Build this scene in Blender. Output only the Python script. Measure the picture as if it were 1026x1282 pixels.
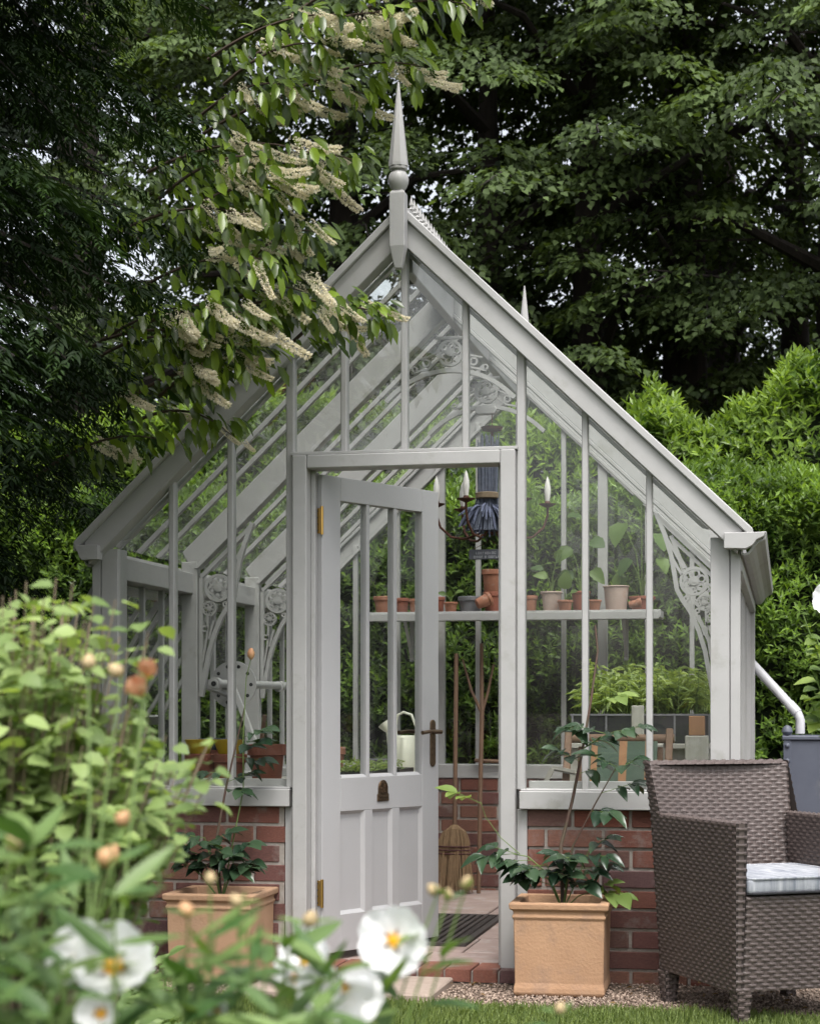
import bpy, bmesh, math, random
import numpy as np
from mathutils import Vector, Matrix, Euler
random.seed(7)
RNG = np.random.default_rng(11)
for o in list(bpy.data.objects):
    bpy.data.objects.remove(o)
SC = bpy.context.scene
COL = SC.collection
R_ = math.radians

# ------------------------------------------------------------------ camera
FPX = 2300.0                      # focal length in pixels of the 1026 px wide picture
YAW = math.atan(472 / FPX)
CAM = Vector((1.514, -7.264, 1.013))
FW = Vector((-math.sin(YAW), math.cos(YAW), 0))
RT = Vector((math.cos(YAW), math.sin(YAW), 0))
UPV = Vector((0, 0, 1))
cam_data = bpy.data.cameras.new("camera")
cam = bpy.data.objects.new("camera", cam_data)
COL.objects.link(cam)
cam.location = CAM
cam.rotation_euler = (math.pi / 2, 0, YAW)
cam_data.sensor_fit = 'HORIZONTAL'
cam_data.sensor_width = 36
cam_data.lens = FPX / 1026 * 36
cam_data.shift_y = (890 - 641) / 1026
cam_data.clip_start = 0.05
cam_data.clip_end = 2000
cam_data.dof.use_dof = True
cam_data.dof.focus_distance = 7.5
cam_data.dof.aperture_fstop = 8.2
SC.camera = cam

def at(px, py, d):
    """point seen at a place of the photograph, d metres in front of the camera"""
    return CAM + RT * ((px - 513) / FPX * d) + FW * d + UPV * ((890 - py) / FPX * d)

# ------------------------------------------------------------------ sky, sun, exposure
SUN_EL, SUN_AZ = R_(63), R_(160)      # azimuth clockwise from +Y (north): light from the right, in front
w = bpy.data.worlds.new("World"); SC.world = w; w.use_nodes = True
nt = w.node_tree
sky = nt.nodes.new("ShaderNodeTexSky"); sky.sky_type = 'NISHITA'; sky.sun_disc = False
sky.sun_elevation = SUN_EL; sky.sun_rotation = SUN_AZ
sky.air_density = 1.0; sky.dust_density = 6.0; sky.ozone_density = 1.0
hs = nt.nodes.new("ShaderNodeHueSaturation"); hs.inputs["Saturation"].default_value = 0.30
bg = nt.nodes["Background"]; bg.inputs["Strength"].default_value = 0.15
nt.links.new(sky.outputs[0], hs.inputs["Color"]); nt.links.new(hs.outputs[0], bg.inputs["Color"])
sun_d = bpy.data.lights.new("sun", 'SUN'); sun_d.energy = 0.9; sun_d.angle = R_(18); sun_d.color = (1, .98, .95)
sun = bpy.data.objects.new("sun", sun_d); COL.objects.link(sun)
to_sun = Vector((math.sin(SUN_AZ) * math.cos(SUN_EL), math.cos(SUN_AZ) * math.cos(SUN_EL), math.sin(SUN_EL)))
sun.rotation_euler = to_sun.to_track_quat('Z', 'Y').to_euler()
sun.location = (6, -6, 9)
SC.view_settings.view_transform = 'Standard'; SC.view_settings.look = 'None'
SC.view_settings.exposure = 1.2; SC.view_settings.gamma = 1.0
SC.view_settings.use_curve_mapping = False
SC.render.engine = 'CYCLES'
SC.cycles.use_denoising = True
try:
    SC.cycles.denoiser = 'OPENIMAGEDENOISE'
except Exception:
    pass
SC.cycles.max_bounces = 10; SC.cycles.transparent_max_bounces = 32
SC.cycles.diffuse_bounces = 4; SC.cycles.glossy_bounces = 3; SC.cycles.transmission_bounces = 6
SC.cycles.caustics_reflective = False; SC.cycles.caustics_refractive = False
SC.cycles.sample_clamp_indirect = 6

# ------------------------------------------------------------------ materials
MATS = {}
def lin(c):
    return tuple(((x / 255) / 12.92 if x <= 10 else ((x / 255 + .055) / 1.055) ** 2.4) for x in c)

def mat(name, c1, c2=None, scale=8.0, rough=.6, bump=0.0, bscale=40.0, metal=0.0, rnd=None, stretch=None,
        dirt=None, dirt_scale=3.0, dirt_lo=.55, spec=.5):
    """principled with a two-colour noise; rnd: list of colours chosen per object; dirt: a third colour in blotches"""
    m = bpy.data.materials.new(name); m.use_nodes = True
    n = m.node_tree; P = n.nodes["Principled BSDF"]; L = n.links.new
    P.inputs["Roughness"].default_value = rough; P.inputs["Metallic"].default_value = metal
    P.inputs["Specular IOR Level"].default_value = spec
    tc = n.nodes.new("ShaderNodeTexCoord")
    src = tc.outputs["Object"]
    if stretch:
        mp = n.nodes.new("ShaderNodeMapping"); mp.inputs["Scale"].default_value = stretch
        L(src, mp.inputs[0]); src = mp.outputs[0]
    oi = None
    if rnd:
        oi = n.nodes.new("ShaderNodeObjectInfo")
        ad = n.nodes.new("ShaderNodeVectorMath"); ad.operation = 'ADD'
        ml = n.nodes.new("ShaderNodeMath"); ml.operation = 'MULTIPLY'; ml.inputs[1].default_value = 37.0
        L(oi.outputs["Random"], ml.inputs[0]); L(src, ad.inputs[0]); L(ml.outputs[0], ad.inputs[1]); src = ad.outputs[0]
    tx = n.nodes.new("ShaderNodeTexNoise"); tx.inputs["Scale"].default_value = scale; tx.inputs["Detail"].default_value = 6
    tx.inputs["Roughness"].default_value = .65
    L(src, tx.inputs["Vector"])
    mx = n.nodes.new("ShaderNodeMix"); mx.data_type = 'RGBA'
    rp = n.nodes.new("ShaderNodeMapRange"); rp.inputs[1].default_value = .3; rp.inputs[2].default_value = .7
    L(tx.outputs[0], rp.inputs[0]); L(rp.outputs[0], mx.inputs[0])
    A = c1; B = c2 or tuple(x * .85 for x in c1)
    if rnd:
        cr = n.nodes.new("ShaderNodeValToRGB"); cr.color_ramp.interpolation = 'CONSTANT'
        e = cr.color_ramp.elements
        while len(e) < len(rnd): e.new(1)
        for i, c in enumerate(rnd):
            e[i].position = i / len(rnd); e[i].color = (*c, 1)
        L(oi.outputs["Random"], cr.inputs[0]); L(cr.outputs[0], mx.inputs[6])
        m2 = n.nodes.new("ShaderNodeMix"); m2.data_type = 'RGBA'; m2.blend_type = 'MULTIPLY'; m2.inputs[0].default_value = 1
        L(cr.outputs[0], m2.inputs[6]); m2.inputs[7].default_value = (*B, 1); L(m2.outputs[2], mx.inputs[7])
    else:
        mx.inputs[6].default_value = (*A, 1); mx.inputs[7].default_value = (*B, 1)
    out = mx.outputs[2]
    if dirt:
        t2 = n.nodes.new("ShaderNodeTexNoise"); t2.inputs["Scale"].default_value = dirt_scale; t2.inputs["Detail"].default_value = 8
        t2.inputs["Roughness"].default_value = .7
        gp = n.nodes.new("ShaderNodeNewGeometry"); L(gp.outputs["Position"], t2.inputs["Vector"])
        r2 = n.nodes.new("ShaderNodeMapRange"); r2.inputs[1].default_value = dirt_lo; r2.inputs[2].default_value = dirt_lo + .14
        L(t2.outputs[0], r2.inputs[0])
        m3 = n.nodes.new("ShaderNodeMix"); m3.data_type = 'RGBA'
        sc_ = n.nodes.new("ShaderNodeMath"); sc_.operation = 'MULTIPLY'; sc_.inputs[1].default_value = .75
        L(r2.outputs[0], sc_.inputs[0]); L(sc_.outputs[0], m3.inputs[0]); L(out, m3.inputs[6]); m3.inputs[7].default_value = (*dirt, 1)
        out = m3.outputs[2]
    L(out, P.inputs["Base Color"])
    if bump:
        bt = n.nodes.new("ShaderNodeTexNoise"); bt.inputs["Scale"].default_value = bscale; bt.inputs["Detail"].default_value = 5
        L(src, bt.inputs["Vector"])
        bp = n.nodes.new("ShaderNodeBump"); bp.inputs["Strength"].default_value = bump; bp.inputs["Distance"].default_value = .01
        L(bt.outputs[0], bp.inputs["Height"]); L(bp.outputs[0], P.inputs["Normal"])
    MATS[name] = m
    return m

def leafmat(name, dark, light, transl=.35, rough=.42, use_obj=False, back=(1.5, 1.5, .6), spec=.4):
    m = bpy.data.materials.new(name); m.use_nodes = True
    n = m.node_tree; P = n.nodes["Principled BSDF"]; L = n.links.new
    P.inputs["Roughness"].default_value = rough; P.inputs["Specular IOR Level"].default_value = spec
    if use_obj:
        a = n.nodes.new("ShaderNodeObjectInfo"); fac = a.outputs["Random"]
    else:
        a = n.nodes.new("ShaderNodeAttribute"); a.attribute_name = "tone"; fac = a.outputs["Fac"]
    mx = n.nodes.new("ShaderNodeMix"); mx.data_type = 'RGBA'
    mx.inputs[6].default_value = (*dark, 1); mx.inputs[7].default_value = (*light, 1)
    L(fac, mx.inputs[0])
    L(mx.outputs[2], P.inputs["Base Color"])
    tr = n.nodes.new("ShaderNodeBsdfTranslucent")
    bc = n.nodes.new("ShaderNodeMix"); bc.data_type = 'RGBA'; bc.blend_type = 'MULTIPLY'; bc.inputs[0].default_value = 1
    L(mx.outputs[2], bc.inputs[6]); bc.inputs[7].default_value = (*back, 1)
    L(bc.outputs[2], tr.inputs["Color"])
    ms = n.nodes.new("ShaderNodeMixShader"); ms.inputs[0].default_value = transl
    L(P.outputs[0], ms.inputs[1]); L(tr.outputs[0], ms.inputs[2])
    L(ms.outputs[0], n.nodes["Material Output"].inputs[0])
    MATS[name] = m
    return m

mat('paint', (.400, .396, .392), (.35, .347, .342), scale=5, rough=.45, bump=.04, bscale=50, dirt=(.26, .26, .225), dirt_scale=4.5, dirt_lo=.57)
mat('door_paint', (.40, .398, .405), (.375, .372, .378), scale=2.5, rough=.4)
mat('brick', (.3, .1, .07), (.62, .60, .66), scale=14, rough=.9, bump=.5, bscale=60,
    rnd=[(.22, .088, .062), (.27, .108, .072), (.17, .078, .064), (.26, .125, .086), (.19, .085, .072), (.15, .08, .076), (.24, .085, .055), (.18, .098, .078)],
    dirt=(.25, .21, .19), dirt_scale=7, dirt_lo=.54)
mat('mortar', (.36, .33, .30), (.27, .24, .21), scale=30, rough=.95, bump=.4, bscale=90)
mat('terracotta_buff', (.42, .255, .15), (.34, .20, .115), scale=5, rough=.85, bump=.25, bscale=90, dirt=(.30, .19, .125), dirt_scale=9, dirt_lo=.51)
mat('terracotta_pale', (.40, .25, .155), (.34, .205, .12), scale=6, rough=.85, bump=.25, bscale=90, dirt=(.30, .20, .13), dirt_scale=8, dirt_lo=.54)
mat('terracotta', (.33, .145, .085), (.24, .10, .06), scale=12, rough=.85, bump=.1, dirt=(.38, .29, .24), dirt_scale=16, dirt_lo=.54)
mat('terracotta_dark', (.26, .09, .055), (.20, .07, .045), scale=12, rough=.85, bump=.1)
mat('terracotta_limed', (.46, .36, .31), (.38, .28, .24), scale=9, rough=.9, bump=.1, dirt=(.36, .2, .14), dirt_scale=12)
mat('grey_plastic', (.17, .17, .18), rough=.5)
mat('black_plastic', (.018, .018, .02), rough=.4)
mat('yellow_plastic', (.62, .42, .03), rough=.45)
mat('soil', (.035, .024, .017), (.02, .014, .01), scale=40, rough=1, bump=.8, bscale=80)
mat('garden_earth', (.075, .055, .04), (.04, .03, .022), scale=9, rough=1, bump=.8, bscale=30)
mat('lawn_soil', (.045, .075, .02), (.03, .05, .015), scale=9, rough=1, bump=.6, bscale=60)
mat('gravel_bed', (.16, .12, .09), (.11, .08, .06), scale=60, rough=1, bump=.8, bscale=90)
mat('gravel', (.3, .2, .15), (.75, .72, .7), scale=20, rough=.9)
mat('slab', (.36, .29, .24), (.29, .23, .19), scale=30, rough=.9, bump=.3, bscale=120, dirt=(.22, .19, .15), dirt_scale=5)
mat('flagstone', (.36, .27, .24), (.27, .2, .18), scale=9, rough=.75, bump=.25, bscale=40, dirt=(.42, .37, .35), dirt_scale=6, dirt_lo=.52)
mat('rubber', (.055, .045, .043), (.04, .032, .03), rough=.7)
mat('wicker', (.102, .078, .072), (.062, .047, .043), scale=60, rough=.5)
mat('wicker_back', (.03, .022, .019), rough=.8)
mat('cushion', (.50, .51, .54), (.16, .18, .22), scale=26, rough=.95, stretch=(1.5, .35, .12), bump=.2, bscale=200)
mat('cushion_piping', (.03, .03, .035), rough=.9)
mat('zinc', (.085, .095, .125), (.065, .072, .10), scale=5, rough=.55, metal=.0, dirt=(.12, .125, .14), dirt_scale=4, bump=.05)
mat('white_pipe', (.50, .50, .52), rough=.4)
mat('brass', (.62, .40, .13), (.5, .3, .08), rough=.35, metal=1)
mat('bronze', (.20, .14, .09), (.11, .075, .05), scale=60, rough=.4, metal=.85)
mat('screw', (.2, .19, .18), rough=.4, metal=1)
mat('rust', (.115, .045, .025), (.06, .025, .016), scale=40, rough=.85, bump=.3)
mat('bulb', (.80, .78, .74), rough=.25)
mat('lavender', (.17, .19, .28), (.10, .115, .175), scale=40, rough=.95)
mat('lavender_stem', (.17, .19, .25), (.10, .115, .155), scale=40, rough=.9)
mat('raffia', (.26, .20, .13), (.19, .14, .09), scale=30, rough=.9)
mat('slate', (.10, .105, .125), (.08, .085, .10), rough=.7)
mat('chalk', (.5, .5, .54), rough=.9)
mat('wood_pale', (.36, .25, .17), (.26, .17, .11), scale=6, rough=.7, stretch=(8, 8, .6))
mat('wood', (.20, .12, .075), (.13, .075, .048), scale=6, rough=.7, stretch=(8, 8, .6))
mat('wood_dark', (.085, .045, .032), (.055, .03, .02), scale=6, rough=.7, stretch=(8, 8, .6))
mat('wood_grey', (.36, .35, .31), (.27, .26, .23), scale=6, rough=.8, stretch=(8, 8, .6))
mat('straw', (.27, .18, .10), (.16, .10, .055), scale=30, rough=.9, stretch=(6, 6, .3))
mat('string', (.08, .03, .03), rough=.9)
mat('cream_enamel', (.74, .74, .62), (.68, .68, .55), scale=5, rough=.35)
mat('canvas_green', (.07, .10, .075), rough=.95)
mat('canvas_orange', (.30, .16, .085), rough=.95)
mat('canvas_cream', (.6, .55, .45), rough=.95)
mat('bark', (.035, .027, .023), (.015, .012, .011), scale=5, rough=1, bump=1, bscale=14, stretch=(3, 3, .5))
mat('twig', (.075, .05, .035), (.045, .03, .022), scale=20, rough=.9)
mat('twig_pale', (.24, .19, .13), (.16, .12, .08), scale=20, rough=.9)
mat('rose_stem', (.10, .045, .04), (.07, .07, .035), scale=12, rough=.7)
mat('green_stem', (.13, .20, .05), rough=.6)
mat('stamen', (.90, .58, .02), (.85, .45, .01), scale=60, rough=.7)
leafmat('petal', (.88, .88, .89), (.88, .88, .89), .35, .6, use_obj=True, back=(1, 1, 1.02))
leafmat('petal_peach', (.55, .27, .15), (.60, .40, .26), .35, .6, use_obj=True, back=(1.1, 1, .9))
mat('petal_spot', (.12, .02, .03), rough=.8)
mat('bud', (.42, .27, .17), (.36, .32, .15), scale=30, rough=.7)
mat('bud_orange', (.50, .22, .11), (.42, .30, .15), scale=30, rough=.6)
leafmat('catkin', (.80, .75, .60), (.80, .75, .60), .45, .9, use_obj=True, back=(1, 1, .95))
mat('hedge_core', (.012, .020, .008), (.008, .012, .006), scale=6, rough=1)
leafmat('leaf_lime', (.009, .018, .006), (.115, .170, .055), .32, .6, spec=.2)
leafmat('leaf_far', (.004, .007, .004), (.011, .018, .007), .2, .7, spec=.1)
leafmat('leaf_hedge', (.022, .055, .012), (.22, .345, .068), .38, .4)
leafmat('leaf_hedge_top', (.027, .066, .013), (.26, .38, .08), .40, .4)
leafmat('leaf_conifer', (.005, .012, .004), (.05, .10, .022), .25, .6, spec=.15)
leafmat('leaf_laurel', (.016, .038, .008), (.21, .31, .035), .42, .25)
leafmat('leaf_bush', (.10, .16, .05), (.29, .38, .135), .34, .55)
leafmat('leaf_bush_obj', (.12, .185, .055), (.31, .40, .145), .34, .55, use_obj=True)
leafmat('leaf_cistus', (.05, .11, .03), (.17, .25, .08), .3, .45, use_obj=True)
leafmat('leaf_rose', (.012, .030, .016), (.045, .08, .04), .15, .25, use_obj=True)
leafmat('leaf_rose_young', (.10, .16, .04), (.2, .28, .07), .3, .4, use_obj=True)
leafmat('leaf_squash', (.07, .13, .04), (.17, .26, .07), .45, .5, use_obj=True)
leafmat('leaf_seedling', (.14, .21, .06), (.38, .46, .18), .4, .5)
leafmat('grass_blade', (.08, .13, .025), (.25, .32, .09), .4, .5)
leafmat('leaf_whiterose', (.10, .17, .04), (.28, .38, .10), .4, .4, use_obj=True)

def glass_mat():
    m = bpy.data.materials.new('glass'); m.use_nodes = True
    n = m.node_tree; L = n.links.new
    n.nodes.remove(n.nodes["Principled BSDF"])
    t = n.nodes.new("ShaderNodeBsdfTransparent"); t.inputs[0].default_value = (.955, .965, .955, 1)
    g = n.nodes.new("ShaderNodeBsdfGlossy"); g.inputs["Roughness"].default_value = .015; g.inputs[0].default_value = (1, 1, 1, 1)
    d = n.nodes.new("ShaderNodeBsdfDiffuse"); d.inputs[0].default_value = (.5, .5, .47, 1)
    lw = n.nodes.new("ShaderNodeLayerWeight"); lw.inputs[0].default_value = .5
    pw = n.nodes.new("ShaderNodeMath"); pw.operation = 'POWER'; pw.inputs[1].default_value = 5; L(lw.outputs["Facing"], pw.inputs[0])
    fr = n.nodes.new("ShaderNodeMath"); fr.operation = 'MULTIPLY_ADD'; fr.inputs[1].default_value = .45; fr.inputs[2].default_value = .03; L(pw.outputs[0], fr.inputs[0])
    tc = n.nodes.new("ShaderNodeTexCoord")
    tx = n.nodes.new("ShaderNodeTexNoise"); tx.inputs["Scale"].default_value = 3.0; tx.inputs["Detail"].default_value = 7
    L(tc.outputs["Object"], tx.inputs[0])
    rp = n.nodes.new("ShaderNodeMapRange"); rp.inputs[1].default_value = .45; rp.inputs[2].default_value = .8; rp.inputs[4].default_value = .007
    L(tx.outputs[0], rp.inputs[0])
    a = n.nodes.new("ShaderNodeMixShader"); b = n.nodes.new("ShaderNodeMixShader")
    L(rp.outputs[0], a.inputs[0]); L(t.outputs[0], a.inputs[1]); L(d.outputs[0], a.inputs[2])
    L(fr.outputs[0], b.inputs[0]); L(a.outputs[0], b.inputs[1]); L(g.outputs[0], b.inputs[2])
    L(b.outputs[0], n.nodes["Material Output"].inputs[0])
    MATS['glass'] = m
glass_mat()

# ------------------------------------------------------------------ mesh helpers
def empty(name, loc=(0, 0, 0), rz=0.0):
    o = bpy.data.objects.new(name, None); COL.objects.link(o)
    o.location = loc; o.rotation_euler = (0, 0, rz); o.empty_display_size = .1
    return o

def tag(o, label=None, cat=None, group=None, kind=None):
    if label: o["label"] = label
    if cat: o["category"] = cat
    if group: o["group"] = group
    if kind: o["kind"] = kind
    return o

def link(name, me, parent=None, loc=None, rot=None, scale=None):
    o = bpy.data.objects.new(name, me); COL.objects.link(o)
    if parent: o.parent = parent
    if loc is not None: o.location = loc
    if rot is not None: o.rotation_euler = rot
    if scale is not None: o.scale = scale
    return o

class MB:
    def __init__(s):
        s.v = []; s.f = []
    def add(s, vs, fs):
        b = len(s.v); s.v += [tuple(p) for p in vs]; s.f += [tuple(b + i for i in q) for q in fs]
        return s
    def hexa(s, p):
        return s.add(p, [(0, 3, 2, 1), (4, 5, 6, 7), (0, 1, 5, 4), (1, 2, 6, 5), (2, 3, 7, 6), (3, 0, 4, 7)])
    def box(s, x0, x1, y0, y1, z0, z1):
        return s.hexa([(x0, y0, z0), (x1, y0, z0), (x1, y1, z0), (x0, y1, z0), (x0, y0, z1), (x1, y0, z1), (x1, y1, z1), (x0, y1, z1)])
    def bar(s, a, b, wx, up, wu):
        """box from a to b; up gives the second cross direction; wx, wu are full widths"""
        a = Vector(a); b = Vector(b); d = (b - a).normalized(); up = Vector(up)
        sd = d.cross(up).normalized(); u = sd.cross(d).normalized()
        sd = sd * wx / 2; u = u * wu / 2
        return s.hexa([a - sd - u, a + sd - u, b + sd - u, b - sd - u, a - sd + u, a + sd + u, b + sd + u, b - sd + u])
    def prism(s, poly, y0, y1):
        """polygon in (x, z) extruded along y"""
        n = len(poly)
        vs = [(x, y0, z) for x, z in poly] + [(x, y1, z) for x, z in poly]
        fs = [tuple(range(n)), tuple(range(2 * n - 1, n - 1, -1))]
        fs += [(i, i + n, (i + 1) % n + n, (i + 1) % n) for i in range(n)]
        return s.add(vs, fs)
    def tube(s, path, r, n=8, cap=True):
        path = [Vector(p) for p in path]
        m = len(path)
        rs = [r] * m if isinstance(r, (int, float)) else list(r)
        vs = []; ref = None
        for i, p in enumerate(path):
            t = (path[min(i + 1, m - 1)] - path[max(i - 1, 0)])
            if t.length < 1e-9: t = Vector((0, 0, 1))
            t.normalize()
            if ref is None:
                ref = t.orthogonal().normalized()
            ref = (ref - t * ref.dot(t))
            if ref.length < 1e-6: ref = t.orthogonal()
            ref.normalize(); b = t.cross(ref)
            for k in range(n):
                a = 2 * math.pi * k / n
                vs.append(p + (ref * math.cos(a) + b * math.sin(a)) * rs[i])
        fs = []
        for i in range(m - 1):
            for k in range(n):
                fs.append((i * n + k, i * n + (k + 1) % n, (i + 1) * n + (k + 1) % n, (i + 1) * n + k))
        if cap:
            fs.append(tuple(range(n - 1, -1, -1))); fs.append(tuple(range((m - 1) * n, m * n)))
        return s.add(vs, fs)
    def lathe(s, prof, o=(0, 0, 0), n=20, phase=0.0):
        vs = []; m = len(prof)
        for r, z in prof:
            for k in range(n):
                a = 2 * math.pi * k / n + phase
                vs.append((o[0] + r * math.cos(a), o[1] + r * math.sin(a), o[2] + z))
        fs = []
        for i in range(m - 1):
            for k in range(n):
                fs.append((i * n + k, i * n + (k + 1) % n, (i + 1) * n + (k + 1) % n, (i + 1) * n + k))
        if prof[0][0] > 1e-4: fs.append(tuple(range(n - 1, -1, -1)))
        if prof[-1][0] > 1e-4: fs.append(tuple(range((m - 1) * n, m * n)))
        return s.add(vs, fs)
    def ringxz(s, c, ro, ri, y0, y1, n=20):
        """flat ring in the xz plane"""
        vs = []
        for k in range(n):
            a = 2 * math.pi * k / n; ca, sa = math.cos(a), math.sin(a)
            vs += [(c[0] + ro * ca, y0, c[1] + ro * sa), (c[0] + ri * ca, y0, c[1] + ri * sa),
                   (c[0] + ri * ca, y1, c[1] + ri * sa), (c[0] + ro * ca, y1, c[1] + ro * sa)]
        fs = []
        for k in range(n):
            a = 4 * k; b = 4 * ((k + 1) % n)
            for q in range(4):
                fs.append((a + q, b + q, b + (q + 1) % 4, a + (q + 1) % 4))
        return s.add(vs, fs)
    def ribbonxz(s, pts, wd, y0, y1):
        """strip of width wd following points in the xz plane, extruded from y0 to y1"""
        m = len(pts); vs = []
        for i, (x, z) in enumerate(pts):
            a = pts[max(i - 1, 0)]; b = pts[min(i + 1, m - 1)]
            tx, tz = b[0] - a[0], b[1] - a[1]; l = math.hypot(tx, tz) or 1
            nx, nz = -tz / l * wd / 2, tx / l * wd / 2
            vs += [(x + nx, y0, z + nz), (x - nx, y0, z - nz), (x - nx, y1, z - nz), (x + nx, y1, z + nz)]
        fs = [(0, 1, 2, 3), tuple(4 * (m - 1) + q for q in (3, 2, 1, 0))]
        for i in range(m - 1):
            for q in range(4):
                fs.append((4 * i + q, 4 * i + 4 + q, 4 * i + 4 + (q + 1) % 4, 4 * i + (q + 1) % 4))
        return s.add(vs, fs)
    def mesh(s, name, m, bevel=0.0, smooth=False, seg=1, fix=True):
        me = bpy.data.meshes.new(name)
        me.from_pydata(s.v, [], s.f)
        if bevel or fix:
            b = bmesh.new(); b.from_mesh(me)
            bmesh.ops.recalc_face_normals(b, faces=b.faces)
            if bevel:
                ed = [e for e in b.edges if len(e.link_faces) == 2 and e.calc_face_angle(0) > .5]
                bmesh.ops.bevel(b, geom=ed, offset=bevel, segments=seg, profile=.5, affect='EDGES', clamp_overlap=True)
            b.to_mesh(me); b.free()
        if smooth:
            me.polygons.foreach_set("use_smooth", [True] * len(me.polygons))
            me.set_sharp_from_angle(angle=R_(40))
        me.materials.append(MATS[m] if isinstance(m, str) else m)
        me.update()
        return me
    def build(s, name, m, parent=None, bevel=0.0, smooth=False, loc=None, rot=None, seg=1):
        return link(name, s.mesh(name, m, bevel, smooth, seg), parent, loc, rot)

def nrm(a):
    return a / np.maximum(np.linalg.norm(a, axis=-1, keepdims=True), 1e-9)

def leaf_arrays(P, D, N, Ln, Wd, fold=.3, droop=.15, fine=False):
    P = np.asarray(P, float); D = nrm(np.asarray(D, float)); N = np.asarray(N, float)
    S = nrm(np.cross(D, N)); N = np.cross(S, D)
    Ln = np.asarray(Ln)[:, None]; Wd = np.asarray(Wd)[:, None]
    k = len(P)
    if not fine:
        c = [P, P + D * Ln * .45 + S * Wd * .5 + N * Wd * fold * .5, P + D * Ln - N * Ln * droop, P + D * Ln * .45 - S * Wd * .5 + N * Wd * fold * .5]
        V = np.stack(c, 1).reshape(-1, 3)
        T = np.array([[0, 1, 2], [0, 2, 3]])
        nv = 4
    else:
        def q(t, s_, h): return P + D * Ln * t + S * Wd * s_ + N * (Wd * h - Ln * droop * t * t)
        c = [q(0, 0, 0), q(.5, 0, 0), q(1, 0, 0), q(.24, .40, fold * .45), q(.62, .44, fold * .45), q(.24, -.40, fold * .45), q(.62, -.44, fold * .45)]
        V = np.stack(c, 1).reshape(-1, 3)
        T = np.array([[0, 3, 1], [3, 4, 1], [4, 2, 1], [0, 1, 5], [5, 1, 6], [6, 1, 2]])
        nv = 7
    F = (T[None] + (np.arange(k) * nv)[:, None, None]).reshape(-1, 3)
    return V, F, nv

def tri_mesh(name, V, F, m, tone=None, smooth=False):
    me = bpy.data.meshes.new(name)
    me.vertices.add(len(V)); me.vertices.foreach_set("co", np.ascontiguousarray(V, dtype=np.float32).ravel())
    me.loops.add(F.size); me.loops.foreach_set("vertex_index", np.ascontiguousarray(F, dtype=np.int32).ravel())
    me.polygons.add(len(F)); me.polygons.foreach_set("loop_start", np.arange(0, F.size, 3, dtype=np.int32))
    if smooth: me.polygons.foreach_set("use_smooth", np.ones(len(F), bool))
    if tone is not None:
        a = me.attributes.new("tone", 'FLOAT', 'POINT'); a.data.foreach_set("value", np.clip(tone, 0, 1).astype(np.float32))
    me.update(calc_edges=True)
    me.materials.append(MATS[m])
    return me

def leaf_cloud(name, P, D, N, Ln, Wd, m, parent, tone, fold=.3, droop=.15, fine=False, keep=None, smooth=False):
    P = np.asarray(P, float)
    if keep is not None:
        Q = P + nrm(np.asarray(D, float)) * np.asarray(Ln)[:, None]
        k = keep(P) & keep(Q)
        P, D, N, Ln, Wd, tone = P[k], np.asarray(D)[k], np.asarray(N)[k], np.asarray(Ln)[k], np.asarray(Wd)[k], np.asarray(tone)[k]
    V, F, nv = leaf_arrays(P, D, N, Ln, Wd, fold, droop, fine)
    if parent is not None:
        V = V - np.array(parent.location)
    me = tri_mesh(name, V, F, m, np.repeat(tone, nv), smooth)
    return link(name, me, parent)

def clear_of_house(P):
    """True where a point is outside the greenhouse"""
    x, y, z = P[:, 0], P[:, 1], P[:, 2]
    return ~((np.abs(x) < 1.50) & (y > -.13) & (y < 3.5) & (z < 3.14 - .957 * np.abs(x)))

def rot_to(direction, normal):
    """euler that turns +X to direction, +Z towards normal"""
    x = Vector(direction).normalized(); z = Vector(normal)
    y = z.cross(x)
    if y.length < 1e-5: y = x.orthogonal()
    y.normalize(); z = x.cross(y)
    return Matrix((x, y, z)).transposed().to_euler()

def leaf_shape(name, m, outline, fold=.25, droop=.15, smooth=True):
    """one leaf along +X, unit length; outline: half-widths along its length"""
    k = len(outline); vs = []; fs = []
    for i, (t, wv) in enumerate(outline):
        zc = -droop * t * t
        vs += [(t, 0, zc), (t, wv, zc + fold * wv), (t, -wv, zc + fold * wv)]
    for i in range(k - 1):
        a, b = 3 * i, 3 * i + 3
        fs += [(a, b, b + 1, a + 1), (a, a + 2, b + 2, b)]
    me = bpy.data.meshes.new(name); me.from_pydata(vs, [], fs); me.materials.append(MATS[m])
    if smooth: me.polygons.foreach_set("use_smooth", [True] * len(me.polygons))
    return me
# ------------------------------------------------------------------ ground
GZ = -0.06
def sheet(name, x0, x1, y0, y1, z, m, kind='structure'):
    b = MB().box(x0, x1, y0, y1, z - .03, z)
    o = b.build(name, m); tag(o, kind=kind); return o
o = MB().add([(-600, -600, GZ - .012), (600, -600, GZ - .012), (600, 600, GZ - .012), (-600, 600, GZ - .012)], [(0, 1, 2, 3)]).build('ground', 'garden_earth'); tag(o, kind='structure')
LAWN_Y = -.70
o = MB().add([(-9, -16, GZ - .008), (12, -16, GZ - .008), (12, LAWN_Y, GZ - .004), (-9, LAWN_Y, GZ - .004)], [(0, 1, 2, 3)]).build('lawn', 'lawn_soil'); tag(o, kind='structure')
o = MB().add([(-3, LAWN_Y + .02, GZ - .004), (4, LAWN_Y + .02, GZ - .004), (4, .6, GZ - .004), (-3, .6, GZ - .004)], [(0, 1, 2, 3)]).build('gravel_strip', 'gravel_bed'); tag(o, kind='structure')

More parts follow.
